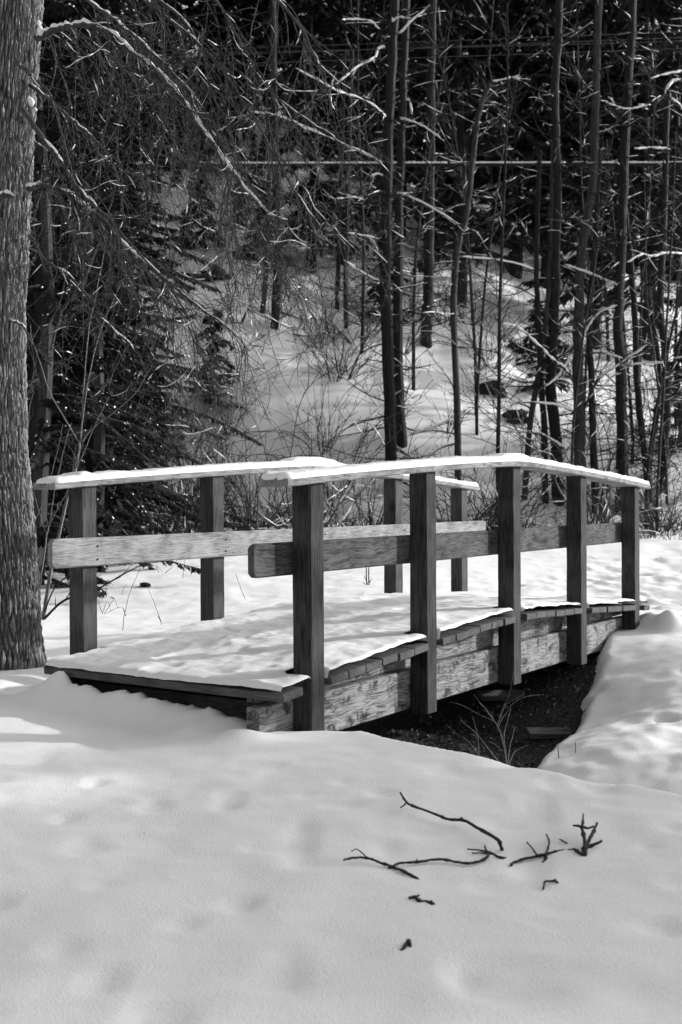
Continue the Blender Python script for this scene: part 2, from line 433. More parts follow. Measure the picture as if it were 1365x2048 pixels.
for side, Rin, s in (('near', RN-PW, 1), ('far', RF, -1)):
    ro, ri = (RN, RN-PW) if s == 1 else (RF-PW, RF)
    for k in range(5):
        a = A0 + SP*k
        zt = ZRAIL - drop(a+.055) - .001
        mb = MB()
        # post as a sawn square timber with slightly irregular faces
        nz_ = 26; zb = -1.205 + (.0, .0, .01, .0, .0)[k]
        hw = PW/2; ring = []
        bev = .005
        sec = [(-hw+bev, -hw), (hw-bev, -hw), (hw, -hw+bev), (hw, hw-bev), (hw-bev, hw), (-hw+bev, hw), (-hw, hw-bev), (-hw, -hw+bev)]
        slope = ddrop(a+.055)
        for i in range(nz_+1):
            z = zb + (zt-zb)*i/nz_
            for (x, y) in sec:
                w_ = .0015*noise.noise(Vector((x*12+k*3.1, y*12+s*5, z*6)))
                zz = z - (slope*y if i == nz_ else 0)
                mb.v.append(Vector((x+w_, y+w_, zz-(zb+zt)/2)))
        for i in range(nz_):
            for q in range(8): mb.f.append((i*8+q, i*8+(q+1) % 8, (i+1)*8+(q+1) % 8, (i+1)*8+q))
        mb.f.append(tuple(range(8))[::-1]); mb.f.append(tuple(nz_*8+q for q in range(8)))
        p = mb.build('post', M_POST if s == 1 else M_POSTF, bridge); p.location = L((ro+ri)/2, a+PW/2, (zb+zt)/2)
    # handrail: two boards butted at the crown
    rc = (ro+ri)/2
    for (a0, a1) in ((4.20, AC-.0015), (AC+.0015, 9.10)):
        arch_board('handrail_board', M_RAIL, rc-.088, rc+.088, a0, a1, ZRAIL, ZRAIL+.038, drop)
    # straight mid rail on the inner faces of the posts
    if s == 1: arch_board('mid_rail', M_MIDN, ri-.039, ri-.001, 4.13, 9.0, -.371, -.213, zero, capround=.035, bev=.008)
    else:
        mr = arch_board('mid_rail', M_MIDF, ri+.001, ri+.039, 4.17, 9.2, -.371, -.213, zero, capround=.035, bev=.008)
        for k in range(5):
            for (dz, da) in ((-.262, .075), (-.335, .075)):
                mb = MB(); mb.tube([Vector((0, 0, 0)), Vector((.004, 0, 0))], .006, 8)
                b = mb.build('bolt', M_IRON, mr); b.location = (.020, A0+SP*k+da-(4.17+9.2)/2, dz+.292)
    # beams
    li = ri-.001 if s == 1 else ri+.001
    arch_board('beam', M_STR, min(li, li-s*.075), max(li, li-s*.075), 4.16, 9.05, -1.185, -.966, lambda A: .006*((A-AC)/2.3)**2)
    li2 = li - s*.052
    arch_board('upper_beam', M_STR, min(li2, li2-s*.07), max(li2, li2-s*.07), 4.22, 8.98, -.962, ZDECK-.003, lambda A: 0, bev=.001) if False else None
    # upper beam: top follows the deck, bottom straight
    mb = MB(); nn = 30
    r0, r1 = min(li2, li2-s*.07), max(li2, li2-s*.07)
    for i in range(nn+1):
        A = 4.22 + (8.98-4.22)*i/nn
        zt = ZDECK-.002-drop(A); zb = -.962
        for (r, z) in ((r0, zb), (r1, zb), (r1, zt), (r0, zt)): mb.v.append(Vector((r-(r0+r1)/2, A-AC, z+.9)))
    for i in range(nn):
        for q in range(4): mb.f.append((i*4+q, i*4+(q+1) % 4, (i+1)*4+(q+1) % 4, (i+1)*4+q))
    mb.f.append((3, 2, 1, 0)); mb.f.append(tuple(nn*4+q for q in range(4)))
    ub = mb.build('upper_beam', M_STR, bridge); ub.location = L((r0+r1)/2, AC, -.9)

for (a, z1, z0) in ((4.36, -.99, -1.3), (8.74, -.97, -1.35)):  # far sill unseen; both added to keep the void under the deck dark
    sb_ = local_box('added_sill_beam', M_PLK, RF+.08, RN-PW-.10, a, a+.14, z0, z1)
# deck planks
slots = [(4.16, 4.315, 0), (4.322, 4.412, 1), (4.418, 4.548, 1)]
for k in range(4):
    s0 = A0 + SP*k + .055 + .0785
    for j in range(6): slots.append((s0+j*.1571, s0+(j+1)*.1571-.006, 0))
    c = A0 + SP*(k+1) + .055
    slots.append((c-.0785+.001, c+.0785-.006, 1))
slots.append((8.955, 9.085, 0))
for i, (a, b, short) in enumerate(slots):
    if a > 8.82 and short: a, b = 8.80, 8.95
    e = rnd.uniform(-.006, .006)
    Rr = (RN+.025+e) if not short else RN-PW-.004
    Rl = (RF-.03+rnd.uniform(-.006, .006)) if not short else RF+.004
    am = (a+b)/2
    mb = MB(); mb.box((0, 0, 0), ((Rr-Rl)/2, (b-a)/2, .0195), Matrix.Rotation(-math.atan(ddrop(am))+rnd.uniform(-.012, .012), 4, 'X'), .003)
    o = mb.build('deck_plank', M_PLK, bridge)
    o.location = L((Rr+Rl)/2, am, ZDECK-drop(am)+.0195+rnd.uniform(-.0015, .0015))
    o.rotation_euler = (0, rnd.uniform(-.0015, .0015), 0)

# ------------------------------------------------------------------ snow lying on the bridge
def deck_snow():
    As = np.arange(4.162, 9.084, .012); Rs = np.arange(RF-.028, RN+.022, .012)
    RR, AA = np.meshgrid(Rs, As)
    dr = np.array([drop(a) for a in As])[:, None]
    top = ZDECK + .0385 - dr
    kk = np.round((AA-(A0+.055))/SP); pc = A0+.055+kk*SP
    inpost = (np.abs(AA-pc) < .085) & (kk >= 0) & (kk <= 4)
    edn = RN+.022-RR; edf = RR-(RF-.028)
    edn = edn + .003*fbm(AA*9, RR*2, 71, 3)
    dpn = np.where(kk*0+1 > 0, np.abs(AA-pc)-.066, 1)
    edn2 = np.where(RR > RN-PW-.03, np.minimum(edn, np.where((kk >= 0) & (kk <= 4), dpn, 1)), edn)
    edf2 = np.where(RR < RF+.03, np.minimum(edf, np.where((kk >= 0) & (kk <= 4), dpn, 1)), edf)
    ef = AA-4.160+.002*fbm(RR*9, AA*0, 72, 3); eb = 9.084-AA
    e = np.minimum(np.minimum(edn2, edf2), np.minimum(ef, eb))
    prof = np.sqrt(np.clip(1-(1-np.clip(e/.035, 0, 1))**2, 0, 1))
    # undisturbed swells beside the rails, trodden middle
    side = ss(RN-.62, RN-.30, RR) + ss(RF+.45, RF+.15, RR)
    bay = (AA-A0-.05)/SP; fr = bay-np.floor(bay)
    swell = .028*np.exp(-((fr-.36)/.22)**2)*np.exp(-((RR-(RN-.27))/.15)**2)
    T = .046 + .014*fbm(RR*2.2, AA*2.2, 60, 3) + .010*fbm(RR*11, AA*11, 61, 4) + swell
    mid = ss(RN-.30, RN-.55, RR)*ss(RF+.12, RF+.4, RR)
    T = T + mid*(-.012 + .012*fbm(RR*5, AA*4, 64, 3) - .014*ss(.25, .6, vn(RR*5.5, AA*4.2, 65)))
    T = np.clip(T, .010, .12)
    Z = top + prof*T - (1-np.clip(e/.006, 0, 1))*.003
    q = (e[:-1, :-1] > -.006) & (e[1:, 1:] > -.006)
    W = [B2W(0, 0, 0)]
    X = AA*SN + RR*CS; Y = AA*CS - RR*SN
    o = grid_mesh('deck_snow', X, Y, Z, M_SNOW, q)
    return tag(o, 'blanket of trodden snow covering the footbridge deck planks', 'snow', kind='stuff')
deck_snow()
def rail_snow(name, rc, seed, label, lumps):
    a0, a1 = 4.192, 9.108
    As = np.arange(a0, a1, .010); ths = np.linspace(0, math.pi, 13)
    V = []; 
    for A in As:
        e = min(A-a0, a1-A); pr = math.sqrt(max(0, 1-(1-min(e/.05, 1))**2))
        t = .032 + .009*float(fbm(np.array([A*2.5]), np.array([seed*1.0]), 80, 3)[0])
        for (la, lh, lw) in lumps: t += lh*math.exp(-((A-la)/lw)**4)
        w = .089 + .004*noise.noise(Vector((A*9, seed, 0)))
        zt = ZRAIL+.0375-drop(A)
        row = []
        for i, th in enumerate(ths):
            c = math.cos(th); s_ = math.sin(th)
            x = -w*(abs(c)**.55)*(1 if c > 0 else -1)*(.35+.65*pr)
            nn = .008*noise.noise(Vector((x*18, A*11, seed)))+.006*noise.noise(Vector((x*45, A*38, seed)))
            z = zt + t*pr*(s_**.6) + (nn if 0 < i < 12 else -.004)
            row.append((x, z))
        V.append(row)
    R = np.array([[rc+x for x, z in r] for r in V]); Z = np.array([[z for x, z in r] for r in V])
    A = np.repeat(As[:, None], 13, 1)
    o = grid_mesh(name, A*SN+R*CS, A*CS-R*SN, Z, M_SNOW)
    return tag(o, label, 'snow', kind='stuff')
rail_snow('handrail_snow', RN-PW/2, 1.7, 'ridge of snow along the nearer curved handrail of the footbridge', [(AC-.02, .022, .19), (5.6, .004, .5)])
rail_snow('handrail_snow', RF-PW/2, 6.2, 'lumpy ridge of snow along the farther curved handrail of the footbridge', [(4.44, .014, .05), (AC-.05, .030, .26), (4.7, .006, .1)])
mb = MB()
mb.box((0, 0, 0), (.016, 2.42, .005), None, .004)

# ------------------------------------------------------------------ plants: growth helpers
def smooth_path(pts, n=4):
    """Catmull-Rom through the points"""
    P = [Vector(p) for p in pts]; P = [P[0]*2-P[1]] + P + [P[-1]*2-P[-2]]; out = []
    for i in range(1, len(P)-2):
        for k in range(n):
            t = k/n; a, b, c, d = P[i-1], P[i], P[i+1], P[i+2]
            out.append(.5*((2*b) + (c-a)*t + (2*a-5*b+4*c-d)*t*t + (3*b-a-3*c+d)*t*t*t))
    out.append(P[-2]); return out
def rvec(r): return Vector((r.uniform(-1, 1), r.uniform(-1, 1), r.uniform(-1, 1)))
def snow_on(sb, pts, rad, r, prob=.6, k=1.0, n=5, lo=2, hi=6):
    """broken runs of snow riding on top of a branch"""
    i = 0; Lp = len(pts)
    while i < Lp-1:
        run = r.randint(lo, hi)
        if r.random() < prob:
            seg = pts[i:min(i+run+1, Lp)]
            if len(seg) >= 2:
                d = seg[-1]-seg[0]
                if d.length > 1e-6 and abs(d.z)/d.length < .86:
                    rr = [ (rad[min(i+q, Lp-1)]) for q in range(len(seg))]
                    off = []; ra = []
                    for q, p in enumerate(seg):
                        e = .45 if q in (0, len(seg)-1) else 1.0
                        h = rr[q]*.75 + .002
                        off.append(p + Vector((0, 0, h))); ra.append((rr[q]*.72+.0035*k)*e*r.uniform(.8, 1.2))
                    sb.tube(off, ra, n)
        i += run
def wander(start, d, length, r, step, grav=0.0, noise_=.25, curl=0.0):
    d = Vector(d).normalized(); p = Vector(start); out = [p.copy()]; n = max(2, int(length/step)); w = rvec(r)*noise_*.5
    for i in range(n):
        f = i/n
        g = grav*(1-f) - curl*max(0, f-.55)*2
        w = w*.72 + rvec(r)*noise_*.75
        if r.random() < .07: w = w + rvec(r)*noise_*1.3
        d = d + w + Vector((0, 0, -g)); d.normalize(); p = p + d*step; out.append(p.copy())
    return out
def taper(n, a, b): return [a+(b-a)*i/max(1, n-1) for i in range(n)]

# ------------------------------------------------------------------ the big tree at the left
def left_tree():
    r = random.Random(11); Y0 = 7.5
    root = empty('broadleaf_tree', (-2.25, Y0, ground_z(-2.25, Y0)))
    tag(root, 'thick trunk with ridged bark and drooping lichen-covered twigs, at the left edge', 'tree')
    O_ = root.location
    prof = [(-1.45, -1.95, .42), (-1.12, -1.965, .35), (-.95, -1.99, .30), (-.34, -2.017, .265), (.31, -2.073, .245), (1.29, -2.083, .235), (2.27, -2.027, .23), (3.25, -1.952, .22), (5.5, -1.90, .19), (8.5, -1.8, .12)]
    zz = [p[0] for p in prof]
    nA = 520; nz = 620
    zs = np.concatenate([np.linspace(-1.45, 3.6, nz), np.linspace(3.7, 8.5, 60)])
    er = np.interp(zs, zz, [p[1] for p in prof]); rr = np.interp(zs, zz, [p[2] for p in prof])
    th = np.linspace(0, 2*math.pi, nA+1)
    TT, ZZ = np.meshgrid(th, zs); RR = rr[:, None] + 0*TT; CX = (er-rr)[:, None] + 0*TT
    # ridged bark: elongated cells that split and join
    wx = np.cos(TT); wy = np.sin(TT)
    ang = TT*RR.mean()
    def per(fx, fz, s):
        a = vn(TT/(2*math.pi)*fx + .5*vn(TT*0+3, ZZ*2.3, s+5), ZZ*fz, s)
        return a
    lobes = fbm(wx*1.6+5, wy*1.6+ZZ*.35, 90, 2)*.02
    root_fl = ss(-.75, -1.2, ZZ)*.02*np.cos(TT*5+1)
    warp = 1.5*vn(TT*2.2, ZZ*1.6, 91) + 1.1*vn(TT*5, ZZ*5, 92); warp2 = 1.5*vn(TT*2.4+9, ZZ*1.7, 97) + 1.1*vn(TT*5+4, ZZ*5, 98)
    s1 = np.abs(np.sin(TT*30 + ZZ*13 + warp)); s2 = np.abs(np.sin(TT*27 - ZZ*11 + warp2))
    fur = np.maximum(np.exp(-(s1/.38)**2), np.exp(-(s2/.34)**2)*.9)
    rid = 1 - fur + .30*vn(TT*38, ZZ*16, 94) + .15*vn(TT*80, ZZ*60, 95)
    D = lobes + root_fl + .034*(rid-.6) + .012*vn(TT*9, ZZ*1.4, 99)
    # seam
    D[:, -1] = D[:, 0]; blend = ss(.25, 0, TT)
    Rr = RR + D
    X = CX + Rr*np.cos(TT+math.pi*.55) ; Yg = Y0 + Rr*np.sin(TT+math.pi*.55)
    tr = grid_mesh('trunk', X-O_.x, Yg-O_.y, ZZ-O_.z, M_BARK); tr.parent = root
    limbs = [
     ([(75,78),(92,68),(110,58),(140,52),(170,48),(215,62),(255,95),(300,130),(340,165),(385,225),(440,305),(500,385),(540,430)], 7.3, 6.7, .021, .003),
     ([(120,-60),(175,0),(215,28),(260,65),(310,110),(360,160),(420,235),(480,330),(520,420),(545,520)], 7.2, 6.8, .015, .003),
     ([(45,215),(75,262),(110,305),(135,345),(165,385),(220,440),(300,530),(380,600),(450,650),(500,700)], 7.2, 6.7, .017, .003),
     ([(55,378),(78,372),(105,373),(140,390),(180,420),(205,440),(260,500),(320,548),(380,640),(410,730)], 7.2, 6.9, .018, .003),
     ([(60,170),(100,200),(140,235),(170,262),(200,290),(225,325),(238,370),(245,430)], 7.4, 7.4, .013, .003),
     ([(180,-90),(250,-30),(330,30),(420,110),(480,190),(545,300),(590,380),(640,450)], 7.0, 6.6, .011, .003),
     ([(300,-120),(400,-40),(470,60),(510,140),(560,200),(650,262),(700,300)], 7.0, 6.9, .010, .003),
     ([(100,700),(130,610),(170,560),(240,355),(262,348),(290,352),(310,400)], 7.4, 7.4, .010, .003),
     ([(-60,400),(-20,395),(0,392),(18,390),(26,393)], 7.15, 7.1, .02, .012),
     ([(60,470),(90,520),(150,560),(210,640),(270,700),(300,760)], 7.3, 7.0, .012, .003),
     ([(20,640),(50,655),(70,690),(120,650)], 7.2, 7.2, .008, .003),
     ([(30,120),(60,150),(100,190),(130,290),(150,380),(160,480),(175,560)], 7.1, 7.0, .012, .003),
     ([(200,-90),(310,-10),(390,70),(430,200),(470,300),(455,420),(480,500)], 7.1, 6.5, .010, .003),
     ([(400,-90),(520,-30),(600,50),(640,130),(700,180)], 7.2, 6.9, .012, .003),
     ([(380,215),(430,300),(480,400),(540,500),(600,590),(640,650)], 6.9, 6.8, .007, .002),
     ([(300,530),(350,600),(390,680),(420,750)], 7.0, 6.9, .007, .002),
     ([(420,230),(455,340),(440,450),(470,560),(450,650)], 6.8, 6.7, .006, .002),
     ([(545,300),(600,360),(640,430),(700,470),(760,480)], 6.7, 6.6, .006, .002),
     ([(260,500),(310,600),(350,700),(370,800),(400,850)], 7.1, 7.0, .006, .002),
     ([(300,130),(330,240),(310,360),(340,480),(330,600)], 7.1, 7.1, .008, .002),
    ]
    for li, (px, ya, yb, ra, rb) in enumerate(limbs):
        n = len(px)
        pts = smooth_path([at(x, y, ya+(yb-ya)*i/(n-1)) for i, (x, y) in enumerate(px)], 5)
        pts = [p + rvec(r)*.006 for p in pts]
        rad = taper(len(pts), ra, rb)
        rad = [q*r.uniform(.85, 1.2) for q in rad]
        tb = MB(); sb = MB(); fb = MB()
        tb.tube(pts, rad, 7)
        snow_on(sb, pts, rad, r, (.92 if li in (0, 8) else .7 if li == 3 else .45), 1.6 if li in (0, 3, 8) else .2, 6, 2, 7)
        tot = len(pts)
        k0 = 5 if li != 8 else 99
        big = li in (0, 1, 2, 3, 5, 6, 12, 13) or li > 13
        for k in range(k0, tot-1):
            if r.random() > (.85 if big else .6): continue
            d = (pts[k+1]-pts[k]).normalized()
            for rep in range(1 if not big else r.choice((1, 2, 2))):
                dd = d*.7 + rvec(r)*.8 + Vector((.15, 0, -.35))
                ln = r.uniform(.2, .6) if li > 13 else r.uniform(.25, 1.25) if big else r.uniform(.12, .5)
                q = wander(pts[k], dd, ln, r, .04, grav=.17, noise_=.12, curl=.42*r.random()**2)
                cut_ = next((i_ for i_, v_ in enumerate(q) if v_.z < .34 + .12*math.sin(v_.x*9)), len(q))
                if cut_ < 4: continue
                q = q[:cut_]
                r1 = max(.0020, min(rad[k]*.35, .0038)); rq = taper(len(q), r1, .0014)
                rq = [w*r.uniform(.8, 1.35) for w in rq]
                tb.tube(q, rq, 4, False)
                snow_on(sb, q, rq, r, .09, .4, 4, 1, 3)
                for j in range(2, len(q)-1):
                    if r.random() < .42:
                        d3 = (q[j+1]-q[j]).normalized()*.5 + rvec(r)
                        q3 = wander(q[j], d3, r.uniform(.05, .30), r, .03, grav=.05, noise_=.16, curl=.5)
                        q3 = [v_ for v_ in q3 if v_.z > .22]
                        if len(q3) < 2: continue
                        tb.tube(q3, taper(len(q3), .0018, .0010), 3, False)
                        if r.random() < .05: snow_on(sb, q3, [.0022]*len(q3), r, .8, .8, 4, 1, 3)
                    # lichen tufts
                    if r.random() < .16:
                        for _ in range(5):
                            e = q[j]+rvec(r)*.006; f_ = e+rvec(r)*.016+Vector((0, 0, -.01))
                            fb.poly([e, f_, f_+rvec(r)*.006])
        b = tb.build('branch', M_TWIG, root); b.location = -O_
        if sb.v:
            tag(sb.build('branch_snow', M_SNOWB, b, True), kind='stuff')
        if fb.v: tag(fb.build('lichen', M_STEM, b), kind='stuff')
    # snow clots on the trunk
    sb = MB()
    for (x, y, s_) in [(62,203,.028),(58,196,.016),(70,218,.014),(80,60,.03),(77,45,.018)]:
        c = at(x, y, 7.22)
        sb.tube([c+Vector((0, 0, -s_)), c+Vector((.004, 0, 0)), c+Vector((.0, 0, s_*.9))], [s_*.35, s_*.8, s_*.25], 7)
    s = tag(sb.build('trunk_snow', M_SNOWB, root, True), kind='stuff'); s.location = -O_
left_tree()

# ------------------------------------------------------------------ slender saplings behind the left rail
def px_plant(name, label, cat, stems, m, group=None, snow=0, seed=0, twigs=0, sides=5, jit=.002):
    """stems: (list of (px,py), Y0, Y1, r0, r1)"""
    r = random.Random(seed); first = stems[0]; b0 = at(*first[0][0], first[1])
    root = empty(name, b0); tag(root, label, cat, group)
    tb = MB(); sb = MB()
    for (px, ya, yb, ra, rb) in stems:
        n = len(px); P = [at(x, y, ya+(yb-ya)*i/max(1, n-1))-b0 for i, (x, y) in enumerate(px)]
        pts = smooth_path(P, 5) if n > 2 else [P[0].lerp(P[1], k/6) for k in range(7)]
        pts = [p+rvec(r)*jit for p in pts]
        rad = [q*r.uniform(.9, 1.12) for q in taper(len(pts), ra, rb)]
        tb.tube(pts, rad, sides)
        if snow: snow_on(sb, pts, rad, r, snow, 1.4, 5, 2, 6)
        for k in range(2, len(pts)-1):
            if r.random() < twigs:
                q = wander(pts[k], (pts[k+1]-pts[k]).normalized()+rvec(r)*.8, r.uniform(.05, .3), r, .04, 0, .15)
                tb.tube(q, taper(len(q), rad[k]*.5, .0012), 4, False)
    tb.build('stem', m, root)
    if sb.v: tag(sb.build('snow', M_SNOWB, root, True), kind='stuff')
    return root
Ys = 8.4
px_plant('sapling', 'tall slender forking sapling with long pale whips behind the left end of the far handrail', 'sapling', [
  ([(86,1240),(95,1180),(103,1136),(118,1068),(133,1003),(150,943),(157,905),(159,885)], Ys, Ys, .016, .009),
  ([(159,885),(163,856),(169,754),(179,651),(190,600),(206,515),(214,470)], Ys, Ys, .0062, .0022),
  ([(161,880),(170,800),(185,720),(205,650),(227,600),(245,560)], Ys, Ys, .0062, .0022),
  ([(158,885),(125,830),(98,780),(75,710),(64,680),(60,647)], Ys, Ys, .0058, .0022),
  ([(161,885),(195,848),(235,820),(272,785),(290,755),(307,728)], Ys, Ys, .0058, .0022),
  ([(150,943),(170,900),(190,850),(205,820),(218,793)], Ys, Ys, .004, .002),
  ([(103,1136),(150,1105),(200,1085),(240,1082)], Ys, Ys, .005, .002)], M_STEM, seed=1, twigs=.06)
px_plant('sapling', 'pale straight shoots forking just above the far mid rail, left of the first far post', 'sapling', [
  ([(76,1240),(80,1170),(88,1110),(93,1071),(99,1048)], 8.2, 8.2, .008, .006),
  ([(99,1048),(104,1015),(109,982),(118,940),(135,870),(143,845)], 8.2, 8.2, .004, .002),
  ([(99,1048),(124,1003),(135,980),(160,900),(185,850)], 8.2, 8.2, .004, .002),
  ([(93,1071),(80,1030),(67,985)], 8.2, 8.2, .003, .002)], M_STEM, seed=2, twigs=.05)
px_plant('sapling', 'thin pale whip rising close beside the bark of the big tree', 'sapling', [
  ([(60,1230),(62,1150),(65,1098),(68,1045)], 8.0, 8.0, .006, .005),
  ([(68,1045),(58,1000),(55,940),(55,870),(60,810),(66,788)], 8.0, 8.0, .004, .0018),
  ([(68,1045),(82,1014),(93,982),(105,940),(120,880),(126,848)], 8.0, 8.0, .004, .0018)], M_STEM, seed=3, twigs=.04)
px_plant('sapling', 'long dark shoot slanting up to the right behind the first far post', 'sapling', [
  ([(88,1238),(130,1200),(194,1178),(240,1152),(285,1128),(330,1100)], 8.1, 8.4, .010, .003),
  ([(185,945),(215,905),(245,875),(270,840),(295,805)], 8.4, 8.4, .004, .002),
  ([(88,1225),(110,1175),(150,1140),(190,1110),(240,1050)], 8.1, 8.4, .006, .003)], M_TWIGD, seed=4, twigs=.1)
for i, (st, lab) in enumerate([
  ([([(245,1262),(250,1225),(262,1180),(285,1128)], 7.9, 7.9, .0022, .0012), ([(252,1232),(246,1215)], 7.9, 7.9, .003, .001)], 'dry seed stalk leaning right between the first two far posts'),
  ([([(324,1250),(312,1215),(292,1165)], 8.3, 8.3, .0020, .0012), ([(322,1242),(316,1232)], 8.3, 8.3, .004, .002)], 'dry stalk leaning left just right of the leaning seed stalk'),
  ([([(490,1198),(480,1172),(471,1147)], 8.6, 8.6, .0020, .0012)], 'lone dry stalk right of the second far post'),
  ([([(205,1228),(196,1200),(192,1185)], 8.2, 8.2, .002, .001), ([(205,1228),(214,1204),(222,1222)], 8.2, 8.2, .002, .001), ([(208,1228),(228,1200),(236,1217)], 8.2, 8.2, .002, .001), ([(210,1228),(240,1214),(250,1222)], 8.2, 8.2, .0016, .001)], 'tuft of bent dry grass right of the first far post'),
  ([([(243,1190),(248,1175),(253,1170)], 8.6, 8.6, .0014, .001), ([(211,1186),(216,1160),(226,1172)], 8.6, 8.6, .0016, .001)], 'short bent straws below the far mid rail'),
  ([([(366,1157),(368,1135),(372,1110)], 9.6, 9.6, .0022, .001), ([(318,1145),(312,1130),(326,1145)], 9.6, 9.6, .0022, .001), ([(330,1147),(350,1128),(356,1115)], 9.6, 9.6, .0022, .001)], 'sparse dry straws near the top of the second far post')]):
    px_plant('dry_stalk', lab, 'dead stalk', st, M_TWIGD, 'dead stalks poking through the snow behind the bridge', seed=20+i)
px_plant('dry_stalk', 'small dark twin stalk with a ragged foot, seen under the nearer mid rail', 'dead stalk', [
  ([(734,1170),(733,1140),(732,1120)], 10.5, 10.5, .006, .004), ([(738,1170),(738,1145),(739,1120)], 10.5, 10.5, .006, .004),
  ([(730,1168),(726,1164)], 10.5, 10.5, .004, .002), ([(738,1166),(744,1158)], 10.5, 10.5, .006, .002), ([(736,1168),(729,1152)], 10.5, 10.5, .004, .002)], M_TWIGD, 'dead stalks poking through the snow behind the bridge', seed=30)

# stalks by the ditch
o3 = lambda x, y: (900+x/2.845, 880+y/2.845)
S3 = lambda *a: [o3(x, y) for x, y in a]
px_plant('weed_stalk', 'pale many-forked dead weed standing in front of the dark ditch', 'dead stalk', [
  (S3((332,1870),(300,1700),(255,1600),(215,1545),(170,1495)), 5.25, 5.3, .0036, .0016),
  (S3((328,1870),(312,1700),(330,1600),(348,1530)), 5.25, 5.2, .003, .0014),
  (S3((300,1860),(240,1780),(200,1730),(150,1670),(60,1590)), 5.25, 5.35, .003, .0012),
  (S3((335,1860),(360,1790),(390,1760),(450,1735)), 5.25, 5.2, .0024, .0012),
  (S3((330,1850),(345,1740),(372,1635)), 5.25, 5.2, .0022, .0012),
  (S3((300,1770),(260,1735),(220,1715)), 5.25, 5.3, .002, .001),
  (S3((270,1630),(295,1550),(315,1495)), 5.25, 5.3, .002, .001),
  (S3((170,1800),(120,1730),(75,1690)), 5.3, 5.3, .002, .001),
  (S3((170,1800),(158,1680),(130,1570)), 5.3, 5.3, .0022, .001),
  (S3((245,1590),(205,1535)), 5.25, 5.3, .0016, .001),
  (S3((275,1640),(300,1580),(325,1560)), 5.25, 5.3, .0016, .001)], M_STEM, seed=40, twigs=.05)
px_plant('weed_stalk', 'thin upright dark stalk with hanging dead leaves on the far bank of the ditch', 'dead stalk', [
  (S3((713,1950),(712,1860),(716,1720)), 6.3, 6.3, .003, .0016), (S3((714,1880),(730,1900),(738,1940)), 6.3, 6.3, .004, .001),
  (S3((713,1830),(700,1860),(690,1900)), 6.3, 6.3, .002, .001), (S3((625,1840),(620,1770),(612,1740)), 6.3, 6.3, .003, .001)], M_TWIGD, seed=41)
px_plant('weed_stalk', 'short bent dark stalk leaning right at the crest of the snow bank', 'dead stalk', [
  (S3((820,1980),(840,1930),(862,1870)), 6.0, 6.0, .003, .0016), (S3((845,1965),(857,1930),(858,1900)), 6.0, 6.0, .003, .001), (S3((820,1950),(835,1970),(850,1975)), 6.0, 6.0, .004, .002)], M_TWIGD, seed=42)

# ------------------------------------------------------------------ broken sticks lying in the foreground snow
o4 = lambda x, y: (650+x/2.275, 1550+y/2.275)
def stick(label, paths, seed):
    r = random.Random(seed)
    p0 = hit(*o4(*paths[0][0][0])); root = empty('broken_stick', p0)
    tag(root, label, 'stick', 'broken sticks lying on the foreground snow')
    tb = MB()
    for (pp, ra, rb, lift) in paths:
        P = []
        for i, (x, y) in enumerate(pp):
            l = lift[i] if isinstance(lift, (list, tuple)) else lift
            g = hit(*o4(x, y)); d = ray(*o4(x, y)); 
            yy = g.y*(1 - l/1.15)
            P.append(d*yy - p0)
        pts = smooth_path(P, 5) if len(P) > 2 else [P[0].lerp(P[1], k/5) for k in range(6)]
        pts = [q+rvec(r)*.0009 for q in pts]
        rad = [q*r.uniform(.88, 1.12)*(1.35 if k % 7 == 3 else 1) for k, q in enumerate(taper(len(pts), ra, rb))]
        tb.tube(pts, rad, 7)
    tb.build('wood', M_TWIGD, root, True)
stick('long stick arching up to the left, forked at its tip, uppermost of the sticks', [
 ([(345,82),(370,122),(400,140),(510,182),(565,203),(635,208),(700,245),(785,293),(800,320),(812,358)], .0036, .0062, [.02,.03,.03,.03,.03,.03,.03,.03,.02,-.01]),
 ([(370,124),(360,140),(345,148)], .003, .002, .025), ([(637,208),(620,192)], .003, .0016, .032)], 1)
stick('long wavy stick joined to a straight one that points down to the right', [
 ([(85,388),(130,378),(190,378),(250,400),(310,420),(380,450),(443,490)], .003, .0052, [.02,.02,.02,.015,.01,.01,-.005]),
 ([(190,376),(150,340),(123,347)], .002, .0014, .02), ([(290,423),(320,412)], .003, .004, .012),
 ([(310,420),(340,403),(420,397),(520,385),(600,397),(655,403),(710,392),(745,366),(735,345)], .0034, .0044, .012),
 ([(418,400),(420,382)], .0024, .0014, .014), ([(735,350),(765,362),(800,378),(826,381)], .005, .0046, [.01,.01,.006,-.004]),
 ([(740,350),(700,343),(650,337)], .003, .0022, .015), ([(735,345),(727,320)], .003, .0018, .015), ([(735,357),(705,354),(670,358)], .0026, .002, .012)], 2)
stick('half-buried stick with thin prongs ending in a thick forked knot at the right', [
 ([(848,414),(855,402),(890,388),(960,372),(1005,362),(1060,350),(1108,346)], .0036, .0052, [.008,.01,.012,.012,.008,.004,-.002]),
 ([(965,366),(945,335),(920,308)], .003, .002, .014), ([(1005,364),(1020,320),(1020,295),(1010,272)], .0036, .0024, .014),
 ([(1005,362),(1008,385),(990,397)], .004, .002, .006), ([(1005,370),(1000,392)], .005, .003, .002), ([(1104,347),(1120,344),(1137,341)], .005, .005, [.0,.002,.001]),
 ([(1135,340),(1158,354),(1180,366),(1195,360)], .0050, .0075, [.0,.004,.004,-.003]),
 ([(1180,362),(1185,320),(1178,270),(1165,236),(1132,231)], .0085, .003, [.0,.02,.035,.045,.045]),
 ([(1170,240),(1176,205),(1176,178)], .005, .002, .05), ([(1170,234),(1195,242),(1222,236)], .004, .003, .045),
 ([(1175,350),(1200,305),(1225,255),(1240,220)], .0075, .0036, [.0,.02,.035,.04]), ([(1190,332),(1225,318),(1262,302)], .006, .0036, [.004,.014,.018])], 5)
